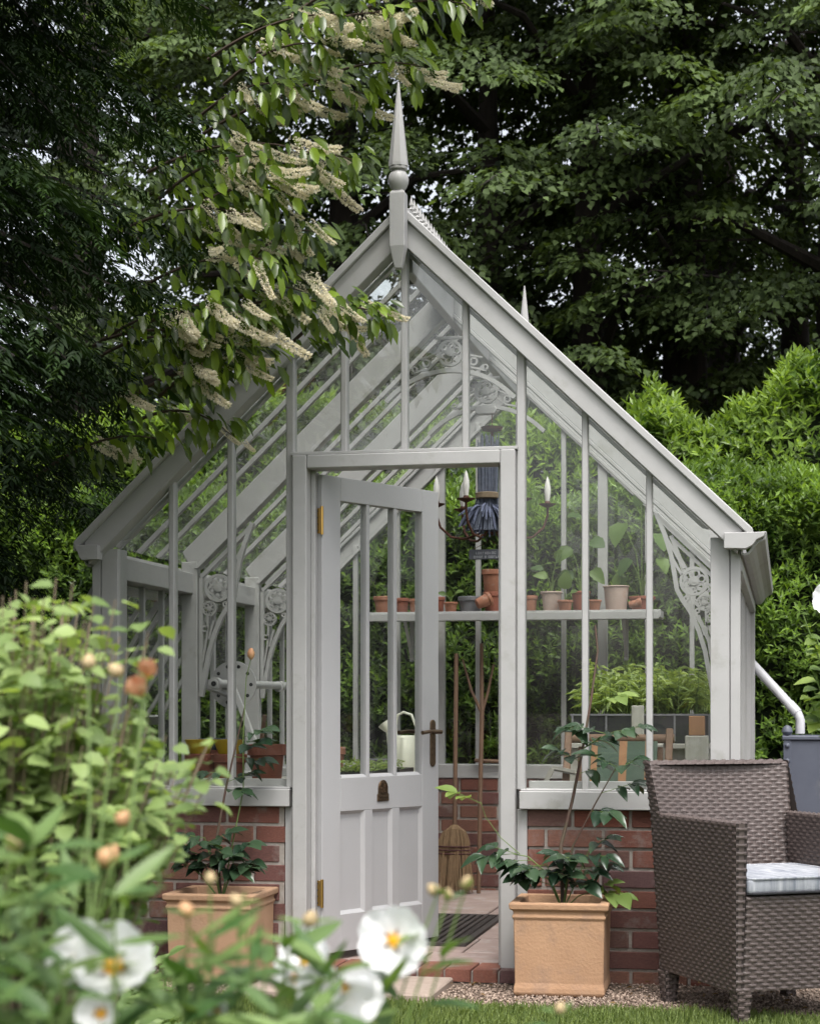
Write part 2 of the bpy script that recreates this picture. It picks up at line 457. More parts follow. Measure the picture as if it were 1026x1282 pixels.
# ------------------------------------------------------------------ greenhouse
GH = empty('greenhouse')
tag(GH, 'pale grey Victorian glasshouse with a steep gable, spiked finial and open half-glazed door', 'greenhouse')
XI, XO, DP = 1.22, 1.335, 3.35
SL = .957; RZ = 3.04                         # roof: z = RZ - SL*|x|
PITCH = math.atan(SL); CP, SP = math.cos(PITCH), math.sin(PITCH)
ZS0, ZS1 = .622, .702                        # sill
PW = DP / 13                                 # pane width on the long sides
def roof(x, off=0.0): return RZ - SL * abs(x) - off

# bricks
def brick_mesh(seed):
    r = random.Random(seed)
    b = MB(); p = []
    for z in (-.5, .5):
        for x, y in ((-.5, -.5), (.5, -.5), (.5, .5), (-.5, .5)):
            p.append((x * (1 + r.uniform(-.012, .004)), y * (1 + r.uniform(-.02, .02)), z * (1 + r.uniform(-.05, .02))))
    b.hexa(p)
    me = b.mesh('brick', 'brick')
    bm = bmesh.new(); bm.from_mesh(me)
    bmesh.ops.bevel(bm, geom=bm.edges[:], offset=.035, segments=1, affect='EDGES')
    bm.to_mesh(me); bm.free()
    return me
BRICKS = [brick_mesh(i) for i in range(5)]
def brick_wall(p0, p1, thick, z0, z1, base_mat='mortar', off0=0.0):
    p0 = Vector(p0); p1 = Vector(p1); d = (p1 - p0); Ln = d.length; d.normalize()
    ang = math.atan2(d.y, d.x)
    nn = Vector((-d.y, d.x, 0))
    b = MB()
    c0 = p0 + d * .004; c1 = p1 - d * .004
    t = thick / 2 - .007
    b.hexa([c0 - nn * t + UPV * z0, c1 - nn * t + UPV * z0, c1 + nn * t + UPV * z0, c0 + nn * t + UPV * z0,
            c0 - nn * t + UPV * z1, c1 - nn * t + UPV * z1, c1 + nn * t + UPV * z1, c0 + nn * t + UPV * z1])
    w_ = b.build('dwarf_wall', base_mat, GH)
    cz = .0795; nrow = int(math.ceil((z1 - z0) / cz)); LB = .228; J = .0115
    for r in range(nrow):
        ztop = z1 - r * cz; zb = max(ztop - cz + J, z0 + .001)
        if ztop - zb < .02: continue
        s = -(LB / 2) * (r % 2) - off0 + random.uniform(-.006, .006)
        while s < Ln:
            a = max(s, 0); e = min(s + LB - J, Ln)
            if e - a > .03:
                c = p0 + d * ((a + e) / 2) + UPV * ((ztop + zb) / 2 - .003) + nn * random.uniform(-.0025, .0025)
                link('brick', random.choice(BRICKS), w_, c, (random.uniform(-.006, .006), random.uniform(-.006, .006), ang + random.uniform(-.006, .006)),
                     (e - a, thick, ztop - zb))
            s += LB
    return w_
TH = .105
brick_wall((.50, .055, 0), (XO, .055, 0), TH, GZ - .02, ZS0, off0=.04)
brick_wall((-XO, .055, 0), (-.50, .055, 0), TH, GZ - .02, ZS0, off0=.09)
brick_wall((-XO + .11, DP - .055, 0), (XO - .11, DP - .055, 0), TH, GZ - .02, ZS0, off0=.03)
brick_wall((XO - .055, .112, 0), (XO - .055, DP, 0), TH, GZ - .02, ZS0)
brick_wall((-XO + .055, .112, 0), (-XO + .055, DP, 0), TH, GZ - .02, ZS0)

# sills (front right, front left, sides, back)
BV = .003
for x0, x1 in ((.472, XO + .03), (-XO - .03, -.472)):
    MB().box(x0, x1, -.035, .115, ZS0, ZS1 - .008).box(x0 + .002, x1 - .002, -.012, .11, ZS1 - .009, ZS1).build('sill', 'paint', GH, bevel=BV)
for s in (1, -1):
    x0, x1 = sorted((s * (XO + .03), s * (XI - .03)))
    MB().box(x0, x1, .117, DP - .117, ZS0, ZS1 - .004).build('sill', 'paint', GH, bevel=BV)
MB().box(-XO - .03, XO + .03, DP - .115, DP + .035, ZS0, ZS1).build('sill', 'paint', GH, bevel=BV)

# corner posts: two boards with a shadow gap, fluted return on the side
for sx in (1, -1):
    for y0, y1, f in ((0.0, .11, -1), (DP - .11, DP, 1)):
        b = MB()
        xa, xb = sorted((sx * XI, sx * (XI + .073)))
        b.box(xa, xb, y0, y1, ZS1 - .003, 1.69)
        xa, xb = sorted((sx * (XI + .077), sx * XO))
        b.box(xa, xb, y0 + (.004 if f < 0 else 0), y1 - (.004 if f > 0 else 0), ZS1 - .003, 1.66)
        b.box(min(sx * (XI + .07), sx * (XI + .08)), max(sx * (XI + .07), sx * (XI + .08)), y0 + .02, y1 - .02, ZS1 - .003, 1.62)
        b.build('corner_post', 'paint', GH, bevel=.002)
# side posts of the trusses and slim side bars
TRUSS = [4 * PW, 8 * PW]
for sx in (1, -1):
    for k in range(1, 13):
        y = k * PW
        b = MB()
        if k in (4, 8):
            xa, xb = sorted((sx * (XI - .015), sx * (XI + .062)))
            b.box(xa, xb, y - .028, y + .028, ZS1 - .006, 1.715).build('side_post', 'paint', GH, bevel=BV)
        else:
            xa, xb = sorted((sx * (XI + .068), sx * (XI + .093)))
            b.box(xa, xb, y - .0115, y + .0115, ZS1 - .006, 1.565).build('side_bar', 'paint', GH, bevel=.002)
    # eaves beam
    xa, xb = sorted((sx * (XI + .005), sx * (XO + .004)))
    MB().box(xa, xb, .112, DP - .112, 1.565, 1.66).build('eaves_beam', 'paint', GH, bevel=BV)
    # gutter: ogee section run along the eaves
    prof = [(0, .062), (.0, -.006), (.012, -.012), (.030, -.008), (.044, .006), (.056, .026), (.074, .040), (.092, .048), (.098, .078), (.093, .078), (.086, .052), (.068, .046),
            (.050, .032), (.038, .013), (.028, .0), (.013, -.005), (.006, .0), (.006, .062)]
    gx = XO + .003; gk = 1.0 if sx > 0 else .42
    pr = [(sx * (gx + x * gk), 1.628 + z) for x, z in prof]
    MB().prism(pr, -.030, DP + .03).build('gutter', 'paint', GH)
    # boxed end of the gutter, seen on the front
    xa = XI + .055
    poly = [(xa, 1.700), (xa, 1.640), (gx + .02 * gk, 1.637), (gx + .045 * gk, 1.650), (gx + .062 * gk, 1.672), (gx + .088 * gk, 1.684), (gx + .096 * gk, 1.702), (gx + .06 * gk, 1.700)]
    MB().prism([(sx * x, z) for x, z in poly], -.088, -.032).build('gutter_end', 'paint', GH, bevel=.002)

# front frame: door frame, bars
DX = .457
MB().box(-DX, -DX + .060, -.045, .075, -.012, 2.052).build('door_jamb', 'paint', GH, bevel=.004)
MB().box(DX - .060, DX, -.045, .075, -.012, 2.052).build('door_jamb', 'paint', GH, bevel=.004)
MB().box(-DX + .0605, DX - .0605, -.044, .074, 1.998, 2.052).build('door_head', 'paint', GH, bevel=.004)
MB().box(-DX - .008, DX + .008, -.036, .07, 2.0525, 2.066).build('drip_mould', 'paint', GH, bevel=.002)
for sx in (1, -1):       # slim inner stop and backing strip beside the frame
    xa, xb = sorted((sx * (DX - .0605), sx * (DX - .078)))
    MB().box(xa, xb, .03, .07, -.012, 1.9975).build('door_stop', 'paint', GH, bevel=.002)
    xa, xb = sorted((sx * (DX + .001), sx * (DX + .042)))
    MB().box(xa, xb, .003, .095, -.03, ZS0 - .002).build('jamb_filler', 'paint', GH, bevel=.002)
BARS = [0, .25, .475, .73, .983]
BZ = .148 / 1.0
for x in sorted(set([s * b for b in BARS for s in (1, -1)])):
    ax = abs(x)
    low = 2.0665 if ax < .3 else ZS1 - .004
    wd = .017 if abs(ax - .475) < .01 else .0125
    top = roof(ax, .12)
    MB().box(x - wd, x + wd, -.010, .042, low, top).build('glazing_bar', 'paint', GH, bevel=.004)
    if ax > .3:
        pass
# rear gable bars
for x in (-.983, -.73, -.475, -.25, 0, .25, .475, .73, .983):
    wd = .028 if abs(abs(x) - .475) < .01 or abs(abs(x) - .0) < .01 else .0135
    MB().box(x - wd, x + wd, DP - .06, DP - .012, ZS1 - .003, roof(x, .11)).build('glazing_bar', 'paint', GH, bevel=.003)
# barge boards (front and rear): face, capping
for sx in (1, -1):
    for f in (0, 1):
        def yy(a, c): return (a, c) if f == 0 else (DP - c, DP - a)
        X1 = 1.345
        face = [(0.0, RZ - .040), (X1, roof(X1, .040)), (X1 - .02, roof(X1 - .02, .150)), (0.0, RZ - .150)]
        MB().prism([(sx * x, z) for x, z in face], *yy(-.062, .03)).build('barge_board', 'paint', GH, bevel=.003)
        X2 = 1.385
        cap = [(0.0, RZ), (X2, roof(X2)), (X2, roof(X2, .0405)), (0.0, RZ - .0405)]
        MB().prism([(sx * x, z) for x, z in cap], *yy(-.082, .05)).build('barge_capping', 'paint', GH, bevel=.004)
        # inner moulding behind the board
        inn = [(0.0, RZ - .151), (XI - .005, roof(XI - .005, .151)), (XI - .035, roof(XI - .035, .172)), (0.0, RZ - .172)]
        MB().prism([(sx * x, z) for x, z in inn], *yy(.036, .075)).build('gable_rail', 'paint', GH, bevel=.002)
# ridge
MB().box(-.02, .02, .076, DP - .076, 2.80, 2.985).build('ridge_beam', 'paint', GH, bevel=.003)
b = MB()
b.prism([(0, RZ + .012), (.075, roof(.075, -.012)), (.075, roof(.075, .004)), (0, RZ - .006), (-.075, roof(.075, .004)), (-.075, roof(.075, -.012))], .051, DP - .051)
b.build('ridge_capping', 'paint', GH, bevel=.002)
b = MB(); k = 0; y = .14
while y < DP - .1:
    b.lathe([(.006, 0), (.006, .02), (.012, .028), (.006, .036), (.010, .046), (0.0005, .085)], (0, y, RZ + .008), 6)
    y += .062; k += 1
b.box(-.006, .006, .06, DP - .06, RZ + .005, RZ + .02)
b.build('ridge_cresting', 'paint', GH)
# finials
def finial(y, f):
    b = MB(); h = .031
    b.add([(-h, -h, 2.858), (h, -h, 2.858), (h, h, 2.858), (-h, h, 2.858), (-h, -h, 3.070), (h, -h, 3.070), (h, h, 3.070), (-h, h, 3.070),
           (-.014, -.012, 2.772), (.014, -.012, 2.772), (.014, .02, 2.772), (-.014, .02, 2.772), (-.02, -.02, 3.083), (.02, -.02, 3.083), (.02, .02, 3.083), (-.02, .02, 3.083)],
          [(0, 1, 5, 4), (1, 2, 6, 5), (2, 3, 7, 6), (3, 0, 4, 7), (8, 9, 1, 0), (9, 10, 2, 1), (10, 11, 3, 2), (11, 8, 0, 3), (11, 10, 9, 8),
           (4, 5, 13, 12), (5, 6, 14, 13), (6, 7, 15, 14), (7, 4, 12, 15), (12, 13, 14, 15)])
    fo = b.build('finial', 'paint', GH, bevel=.003, loc=(0, y, 0))
    b = MB()
    b.lathe([(.020, 3.078), (.026, 3.084), (.034, 3.096), (.040, 3.112), (.0415, 3.126), (.0385, 3.142), (.030, 3.155), (.024, 3.160), (.024, 3.163),
             (.036, 3.166), (.037, 3.174), (.034, 3.178)], n=24)
    b.build('ball', 'paint', fo, smooth=True)
    b = MB(); b.lathe([(.040, 3.1775), (.0395, 3.19), (.0035, 3.515)], n=8, phase=math.pi / 8)
    b.build('spike', 'paint', fo)
finial(-.115, 0); finial(DP + .115, 1)

# principal rafters, roof bars
for sx in (1, -1):
    for y in TRUSS:
        a = .022
        poly = [(0.0, RZ - .055), (XI + .06, roof(XI + .06, .055)), (XI + .01, roof(XI + .01, .188) + .0), (0.0, RZ - .188)]
        b = MB().prism([(sx * x, z) for x, z in poly], y - a, y + a)
        b.build('principal_rafter', 'paint', GH, bevel=.003)
        poly = [(0.0, RZ - .1882), (XI - .0, roof(XI, .1882)), (XI - .02, roof(XI - .02, .210)), (0.0, RZ - .210)]
        MB().prism([(sx * x, z) for x, z in poly], y - a - .012, y + a + .012).build('rafter_flange', 'paint', GH, bevel=.002)
    for k in range(1, 13):
        y = k * PW
        if k in (4, 8): continue
        poly = [(.02, roof(.02, .050)), (XO - .01, roof(XO - .01, .050)), (XO - .03, roof(XO - .03, .080)), (.02, roof(.02, .080))]
        MB().prism([(sx * x, z) for x, z in poly], y - .0125, y + .0125).build('roof_bar', 'paint', GH, bevel=.002)

# cast brackets
def flower(b, c, r, y0, y1):
    b.ringxz(c, r, r * .80, y0, y1, 22)
    b.lathe_y = None
    for k in range(6):
        a = 2 * math.pi * k / 6 + .3
        b.ringxz((c[0] + math.cos(a) * r * .52, c[1] + math.sin(a) * r * .52), r * .30, r * .17, y0 + .001, y1 - .001, 10)
    b.ringxz(c, r * .30, r * .10, y0 - .004, y1 + .004, 12)
    b.ringxz(c, r * .12, r * .01, y0 - .006, y1 + .006, 8)
def collar(y):
    b = MB(); y0, y1 = y - .010, y + .010
    # shallow arch tying the rafters, with a rosette under the ridge
    pts = []
    for i in range(19):
        t = -1 + 2 * i / 18; pts.append((t * .30, 2.575 - .115 * t * t - .02 * abs(t) ** 4))
    b.ribbonxz(pts, .020, y0 - .004, y1 + .004)
    flower(b, (0, 2.655), .062, y0, y1)
    b.ribbonxz([(-.07, 2.725), (.07, 2.725)], .012, y0, y1)
    for sx in (1, -1):
        b.ribbonxz([(sx * .055, 2.625), (sx * .10, 2.585), (sx * .17, 2.57)], .009, y0, y1)
        b.ribbonxz([(sx * .062, 2.66), (sx * .10, 2.64), (sx * .15, 2.63)], .009, y0, y1)
        b.ringxz((sx * .11, 2.612), .020, .011, y0, y1, 12)
        b.ringxz((sx * .165, 2.585), .014, .007, y0, y1, 10)
    b.build('collar_bracket', 'paint', GH)
for y in TRUSS: collar(y)
MB().prism([(-.045, 2.535), (.045, 2.535), (.06, 2.56), (.045, 2.585), (-.045, 2.585), (-.06, 2.56)], TRUSS[1] - .022, TRUSS[1] + .022).build('hanger_plate', 'paint', GH, bevel=.004)
def spandrel(sx, y):
    b = MB(); y0, y1 = y - .010, y + .010
    X = XI - .017
    def q(x, z): return (sx * (X - x), z)
    # S shaped edge from the rafter down to the post
    edge = [(.262, 1.895), (.225, 1.80), (.198, 1.71), (.182, 1.62), (.172, 1.555), (.148, 1.51), (.112, 1.455), (.075, 1.37), (.048, 1.28), (.024, 1.15), (.012, 1.08)]
    b.ribbonxz([q(*p) for p in edge], .020, y0 - .004, y1 + .004)
    b.ribbonxz([q(.012, 1.08), q(.012, 1.64)], .018, y0 - .003, y1 + .003)
    b.ribbonxz([q(.262, 1.885), q(.012, 1.645)], .018, y0 - .003, y1 + .003)
    flower(b, q(.096, 1.592), .066, y0, y1)
    flower(b, q(.052, 1.495), .036, y0, y1)
    b.ribbonxz([q(.225, 1.80), q(.14, 1.65)], .012, y0, y1)
    b.ribbonxz([q(.20, 1.71), q(.15, 1.62)], .012, y0, y1)
    b.ribbonxz([q(.045, 1.46), q(.04, 1.36), q(.02, 1.24)], .010, y0, y1)
    b.ribbonxz([q(.075, 1.44), q(.05, 1.35)], .010, y0, y1)
    b.ringxz(q(.030, 1.40), .016, .008, y0, y1, 10)
    b.ringxz(q(.13, 1.515), .014, .006, y0, y1, 10)
    b.build('spandrel_bracket', 'paint', GH)
for y in TRUSS:
    for sx in (1, -1): spandrel(sx, y)

# glass
def pane_poly(poly, y, parent=GH):
    MB().prism(poly, y - .002, y + .002).build('pane', 'glass', parent)
GB = sorted(set([s * b for b in BARS for s in (1, -1)])) + []
edges = [-XI + .001] + GB + [XI - .001]
for yg, rear in ((.016, False), (DP - .03, True)):
    for i in range(len(edges) - 1):
        a, c = edges[i] + .004, edges[i + 1] - .004
        lo = ZS1 + .001
        if not rear and a > -.48 and c < .48: lo = 2.067
        if a < 0 < c: continue
        pane_poly([(a, lo), (c, lo), (c, roof(c, .13)), (a, roof(a, .13))], yg)
for sx in (1, -1):
    for k in range(13):
        ya, yb = k * PW + .004, (k + 1) * PW - .004
        if k == 0: ya = .112
        if k == 12: yb = DP - .112
        xa, xb = sorted((sx * (XI + .075), sx * (XI + .079)))
        MB().box(xa, xb, ya, yb, ZS1, 1.564).build('pane', 'glass', GH)
        ya = k * PW + .002 if k else .032; yb = (k + 1) * PW - .002 if k < 12 else DP - .032
        poly = [(.022, roof(.022, .044)), (XO - .005, roof(XO - .005, .044)), (XO - .005, roof(XO - .005, .049)), (.022, roof(.022, .049))]
        MB().prism([(sx * x, z) for x, z in poly], ya, yb).build('pane', 'glass', GH)
# raised roof vent on the right slope
b = MB()
b.prism([(.10, roof(.10, -.03)), (.62, roof(.62, -.03)), (.62, roof(.62, -.002)), (.10, roof(.10, -.002))], 1.58, 1.64)
b.build('roof_vent', 'paint', GH, bevel=.003)
# inner lower window boards behind the front sill
for x0, x1 in ((.50, XI - .002), (-XI + .002, -.50)):
    MB().box(x0, x1, .045, .075, ZS1 - .002, ZS1 + .03).build('inner_rail', 'paint', GH, bevel=.002)

# ------------------------------------------------------------------ door
DW, DH, DT = .782, 1.985, .044
door = None
zs = dict(bot=.010, p0=.166, p1=.593, g0=.734, g1=1.886)
b = MB(); S_ = .116
b.box(0, S_, 0, DT, zs['bot'], DH); b.box(DW - S_, DW, 0, DT, zs['bot'], DH)
b.box(S_, DW - S_, .0005, DT - .0005, zs['bot'], zs['p0']); b.box(S_, DW - S_, .0005, DT - .0005, zs['p1'], zs['g0']); b.box(S_, DW - S_, .0005, DT - .0005, zs['g1'], DH)
door = b.build('door', 'door_paint', GH, bevel=.002, loc=(-.357, .058, 0), rot=(0, 0, R_(63)))
third = (DW - 2 * S_) / 3
for k in (1, 2):
    x = S_ + third * k
    MB().box(x - .011, x + .011, .002, DT - .002, zs['g0'] - .001, zs['g1'] + .001).build('glazing_bar', 'door_paint', door, bevel=.004)
    MB().box(x - .026, x + .026, .001, DT - .001, zs['p0'] - .001, zs['p1'] + .001).build('muntin', 'door_paint', door, bevel=.002)
for k in range(3):
    x0 = S_ + third * k; x1 = x0 + third
    MB().box(x0 + .002, x1 - .002, .018, .022, zs['g0'] + .002, zs['g1'] - .002).build('pane', 'glass', door)
    xa = x0 + (.026 if k else 0); xb = x1 - (.026 if k < 2 else 0)
    bb = MB(); z0, z1 = zs['p0'], zs['p1']
    bb.box(xa, xb, .016, .030, z0, z1)
    m_ = .013
    # sloped bead round the panel
    bb.add([(xa, .003, z0), (xb, .003, z0), (xb - m_, .0155, z0 + m_), (xa + m_, .0155, z0 + m_)], [(0, 1, 2, 3)])
    bb.add([(xa, .003, z1), (xb, .003, z1), (xb - m_, .0155, z1 - m_), (xa + m_, .0155, z1 - m_)], [(3, 2, 1, 0)])
    bb.add([(xa, .003, z0), (xa, .003, z1), (xa + m_, .0155, z1 - m_), (xa + m_, .0155, z0 + m_)], [(3, 2, 1, 0)])
    bb.add([(xb, .003, z0), (xb, .003, z1), (xb - m_, .0155, z1 - m_), (xb - m_, .0155, z0 + m_)], [(0, 1, 2, 3)])
    bb.build('panel', 'door_paint', door)
    # bottom glazing bead catching the light
    MB().add([(x0 + .011, .002, zs['g0']), (x1 - .011, .002, zs['g0']), (x1 - .016, .0175, zs['g0'] + .012), (x0 + .016, .0175, zs['g0'] + .012),
              (x0 + .011, .0175, zs['g0']), (x1 - .011, .0175, zs['g0'])], [(0, 1, 2, 3), (0, 4, 5, 1), (2, 5, 4, 3), (0, 3, 4), (1, 5, 2)]).build('glazing_bead', 'door_paint', door)
# brass hinges on the hinge edge
for z in (1.795, .262):
    hb = MB().box(-.004, -.0003, .010, .032, z - .052, z + .052)
    hg = hb.build('hinge', 'brass', door, bevel=.001)
    MB().tube([(-.006, -.004, z - .058), (-.006, -.004, z + .058)], .007, 10).build('knuckle', 'brass', hg, smooth=True)
    b = MB()
    for dz in (-.075, -.04, -.013, .013, .04, .075): b.lathe([(.003, 0), (.003, .0015), (0.0005, .002)], (0, 0, 0), 6)
    sc_ = MB()
    for dz in (-.04, -.013, .013, .04): sc_.box(-.0055, -.0041, .018, .024, z + dz - .003, z + dz + .003)
    sc_.build('screw', 'screw', hg)
# handle: long back plate with a lever on both faces
def handle():
    b = MB(); xc = DW - .046
    pts = []
    for k in range(9): a = math.pi * k / 8; pts.append((xc + .019 * math.cos(a), .955 + .019 * math.sin(a)))
    for k in range(9): a = math.pi + math.pi * k / 8; pts.append((xc + .019 * math.cos(a), .785 + .019 * math.sin(a)))
    b.prism(pts, -.006, -.0003)
    h = b.build('handle_plate', 'bronze', door, bevel=.002)
    b = MB()
    b.tube([(xc, -.004, .92), (xc, -.045, .92)], [.012, .009], 12)
    b.tube([(xc + .006, -.045, .92), (xc - .02, -.047, .921), (xc - .07, -.045, .923), (xc - .125, -.043, .917)], [.010, .009, .0075, .009], 10)
    b.build('lever', 'bronze', h, smooth=True)
    b = MB()
    b.tube([(xc, DT, .92), (xc, DT + .045, .92)], [.012, .009], 12)
    b.tube([(xc + .006, DT + .045, .92), (xc - .06, DT + .047, .922), (xc - .125, DT + .045, .917)], [.010, .008, .009], 10)
    b.build('lever', 'bronze', h, smooth=True)
    MB().box(xc - .019, xc + .019, DT + .0003, DT + .006, .766, .974).build('back_plate', 'bronze', h, bevel=.004)
handle()
# arched bronze maker's plate
xc = DW / 2; z0 = .627
pts = [(xc - .038, z0), (xc + .038, z0), (xc + .038, z0 + .030), (xc + .032, z0 + .032), (xc + .032, z0 + .055)]
for k in range(1, 10): a = math.pi * k / 10; pts.append((xc + .032 * math.cos(a), z0 + .055 + .036 * math.sin(a)))
pts += [(xc - .032, z0 + .055), (xc - .032, z0 + .032), (xc - .038, z0 + .030)]
pl = MB().prism(pts, -.005, -.0004).build('badge', 'bronze', door, bevel=.001)
b = MB()
b.ringxz((xc, z0 + .058), .026, .021, -.008, -.005, 18)
b.ribbonxz([(xc, z0 + .034), (xc + .002, z0 + .058), (xc - .004, z0 + .080)], .005, -.009, -.005)
b.ribbonxz([(xc - .016, z0 + .052), (xc - .008, z0 + .062), (xc - .014, z0 + .072)], .005, -.009, -.005)
b.ribbonxz([(xc + .016, z0 + .048), (xc + .007, z0 + .060), (xc + .014, z0 + .072)], .005, -.009, -.005)
b.box(xc - .034, xc + .034, -.008, -.005, z0 + .005, z0 + .011).box(xc - .030, xc + .030, -.008, -.005, z0 + .016, z0 + .024)
b.build('relief', 'bronze', pl)

# ------------------------------------------------------------------ floor, step
fl = MB().box(-XI, XI, .11, DP - .11, -.10, -.036).build('floor', 'mortar'); tag(fl, kind='structure')
def slab_mesh(): 
    return MB().box(-.5, .5, -.5, .5, -.5, .5).mesh('flagstone', 'flagstone')
xs = [-1.2, -.62, .02, .46, 1.2]; ys = [.112, .50, .98, 1.50, 1.95, 2.55, 3.22]
for j in range(len(ys) - 1):
    sh = (.13 if j % 2 else 0)
    ex = [xs[0]] + [x + sh for x in xs[1:-1]] + [xs[-1]]
    for i in range(len(ex) - 1):
        b = MB().box(ex[i] + .005, ex[i + 1] - .005, ys[j] + .005, ys[j + 1] - .005, -.045, -.022 + random.uniform(-.002, .002))
        b.build('flagstone', 'flagstone', fl, bevel=.004)
st = MB().box(-.47, .47, -.10, .10, GZ - .03, -.018).build('threshold', 'mortar', GH)
xx = -.468
while xx < .46:
    wd = .108 + random.uniform(-.004, .004)
    link('brick', random.choice(BRICKS), st, (xx + wd / 2, -.012, -.034), (0, random.uniform(-.01, .01), random.uniform(-.02, .02)), (wd - .008, .215, .052))
    xx += wd
sl = MB().box(-.50, .225, -.60, -.135, GZ - .03, GZ + .022).build('paving_slab', 'slab', bevel=.006)
tag(sl, 'rough beige concrete slab before the brick threshold', 'paving slab')
FZ = -.021                                   # interior floor level
def xat(px, y):
    k = (px - 513) / FPX
    c, s = math.cos(YAW), math.sin(YAW)
    # u = c*(x-cx)+s*(y-cy); d = -s*(x-cx)+c*(y-cy)
    dy = y - CAM.y
    return CAM.x + (k * c * dy - s * dy) / (c + k * s)
def dist(x, y): return -math.sin(YAW) * (x - CAM.x) + math.cos(YAW) * (y - CAM.y)
def zat(py, x, y): return CAM.z + (890 - py) / FPX * dist(x, y)

# ------------------------------------------------------------------ fittings of the greenhouse
sh = MB().box(-.83, .83, 2.95, 3.20, 1.530, 1.574).box(-.82, .82, 2.945, 2.9495, 1.522, 1.566).build('shelf', 'paint', GH, bevel=.005)
for x in (-.62, 0, .62):
    b = MB()
    b.box(x - .012, x + .012, 3.185, 3.20, 1.30, 1.529)
    b.ribbonxz([(0, 0)], 0, 0, 0) if False else None
    b.bar((x, 3.19, 1.32), (x, 2.99, 1.525), .016, (0, 1, 0), .014)
    b.build('shelf_bracket', 'paint', sh)
b = MB()
b.tube([(-1.10, .93, 1.139), (-1.10, 2.30, 1.147)], .020, 14)
wg = b.build('winding_shaft', 'paint', GH, smooth=True)
b = MB()
for y in (.96, 1.52, 2.06): b.tube([(-1.10, y - .022, 1.141), (-1.10, y + .022, 1.141)], .029, 14)
b.build('shaft_collar', 'paint', wg, smooth=True)
b = MB()
pts = [(.115 * math.cos(2 * math.pi * k / 28), .115 * math.sin(2 * math.pi * k / 28)) for k in range(28)]
b.prism([(-1.10 + x, 1.139 + z) for x, z in pts], 1.235, 1.247)
b.build('toothed_wheel', 'paint', wg)
b = MB()
for k in range(10):
    a = 2 * math.pi * k / 10
    b.ringxz((-1.10 + .09 * math.cos(a), 1.139 + .09 * math.sin(a)), .009, .001, 1.2345, 1.248, 8)
b.build('wheel_hole_discs', 'black_plastic', wg)  # black discs on the wheel, the dark of its holes put into colour
b = MB(); b.ringxz((-1.10, 1.139), .0125, .001, .9285, .94, 12); b.build('bore_disc', 'black_plastic', wg)  # black disc on the pipe end, the shade of the bore put into colour
b = MB(); b.bar((-1.10, 1.22, 1.139), (-.985, 1.16, .90), .03, (0, 1, 0), .016); b.bar((-1.03, 1.19, .99), (-.955, 1.14, .86), .018, (0, 1, 0), .018)
b.bar((-1.18, 1.10, 1.139), (-1.10, 1.20, 1.10), .05, (0, 0, 1), .05)
b.build('crank_lever', 'paint', wg, bevel=.003)
# opened side vents on the left
for y0, y1 in ((.13, .995), (1.075, 2.02)):
    v = MB(); ax = R_(33)
    def vp(t, y, off=0.0): return Vector((-XO - .016 - math.sin(ax) * t - off * math.cos(ax), y, 1.56 - math.cos(ax) * t + off * math.sin(ax)))
    H = .74
    for ya, yb in ((y0, y0 + .03), (y1 - .03, y1)):
        v.hexa([vp(0, ya), vp(0, yb), vp(H, yb), vp(H, ya), vp(0, ya, .02), vp(0, yb, .02), vp(H, yb, .02), vp(H, ya, .02)])
    for t0, t1 in ((0.0, .04), (H - .05, H)):
        v.hexa([vp(t0, y0 + .03), vp(t0, y1 - .03), vp(t1, y1 - .03), vp(t1, y0 + .03), vp(t0, y0 + .03, .019), vp(t0, y1 - .03, .019), vp(t1, y1 - .03, .019), vp(t1, y0 + .03, .019)])
    vo = v.build('side_vent', 'paint', GH)
    n_ = 3
    for k in range(1, n_ + 1):
        yy = y0 + (y1 - y0) * k / (n_ + 1)
        MB().hexa([vp(.04, yy - .009), vp(.04, yy + .009), vp(H - .05, yy + .009), vp(H - .05, yy - .009), vp(.04, yy - .009, .018), vp(.04, yy + .009, .018), vp(H - .05, yy + .009, .018), vp(H - .05, yy - .009, .018)]).build('vent_bar', 'paint', vo)
    g = MB().hexa([vp(.04, y0 + .03, .007), vp(.04, y1 - .03, .007), vp(H - .05, y1 - .03, .007), vp(H - .05, y0 + .03, .007),
                   vp(.04, y0 + .03, .011), vp(.04, y1 - .03, .011), vp(H - .05, y1 - .03, .011), vp(H - .05, y0 + .03, .011)])
    g.build('pane', 'glass', vo)
# white downpipe into the tank
b = MB()
p = [(XO - .03, DP + .03, 1.63), (XO - .03, DP + .03, 1.32), (XO - .02, DP + .03, 1.285), (XO + .235, DP - .1, 1.0), (XO + .25, DP - .11, .965), (XO + .25, DP - .11, .885)]
b.tube(p, .026, 14)
dpipe = b.build('downpipe', 'white_pipe', GH, smooth=True)
MB().tube([(XO + .19, DP - .075, 1.05), (XO + .236, DP - .102, .998)], .0295, 14).build('pipe_socket', 'white_pipe', dpipe, smooth=True)

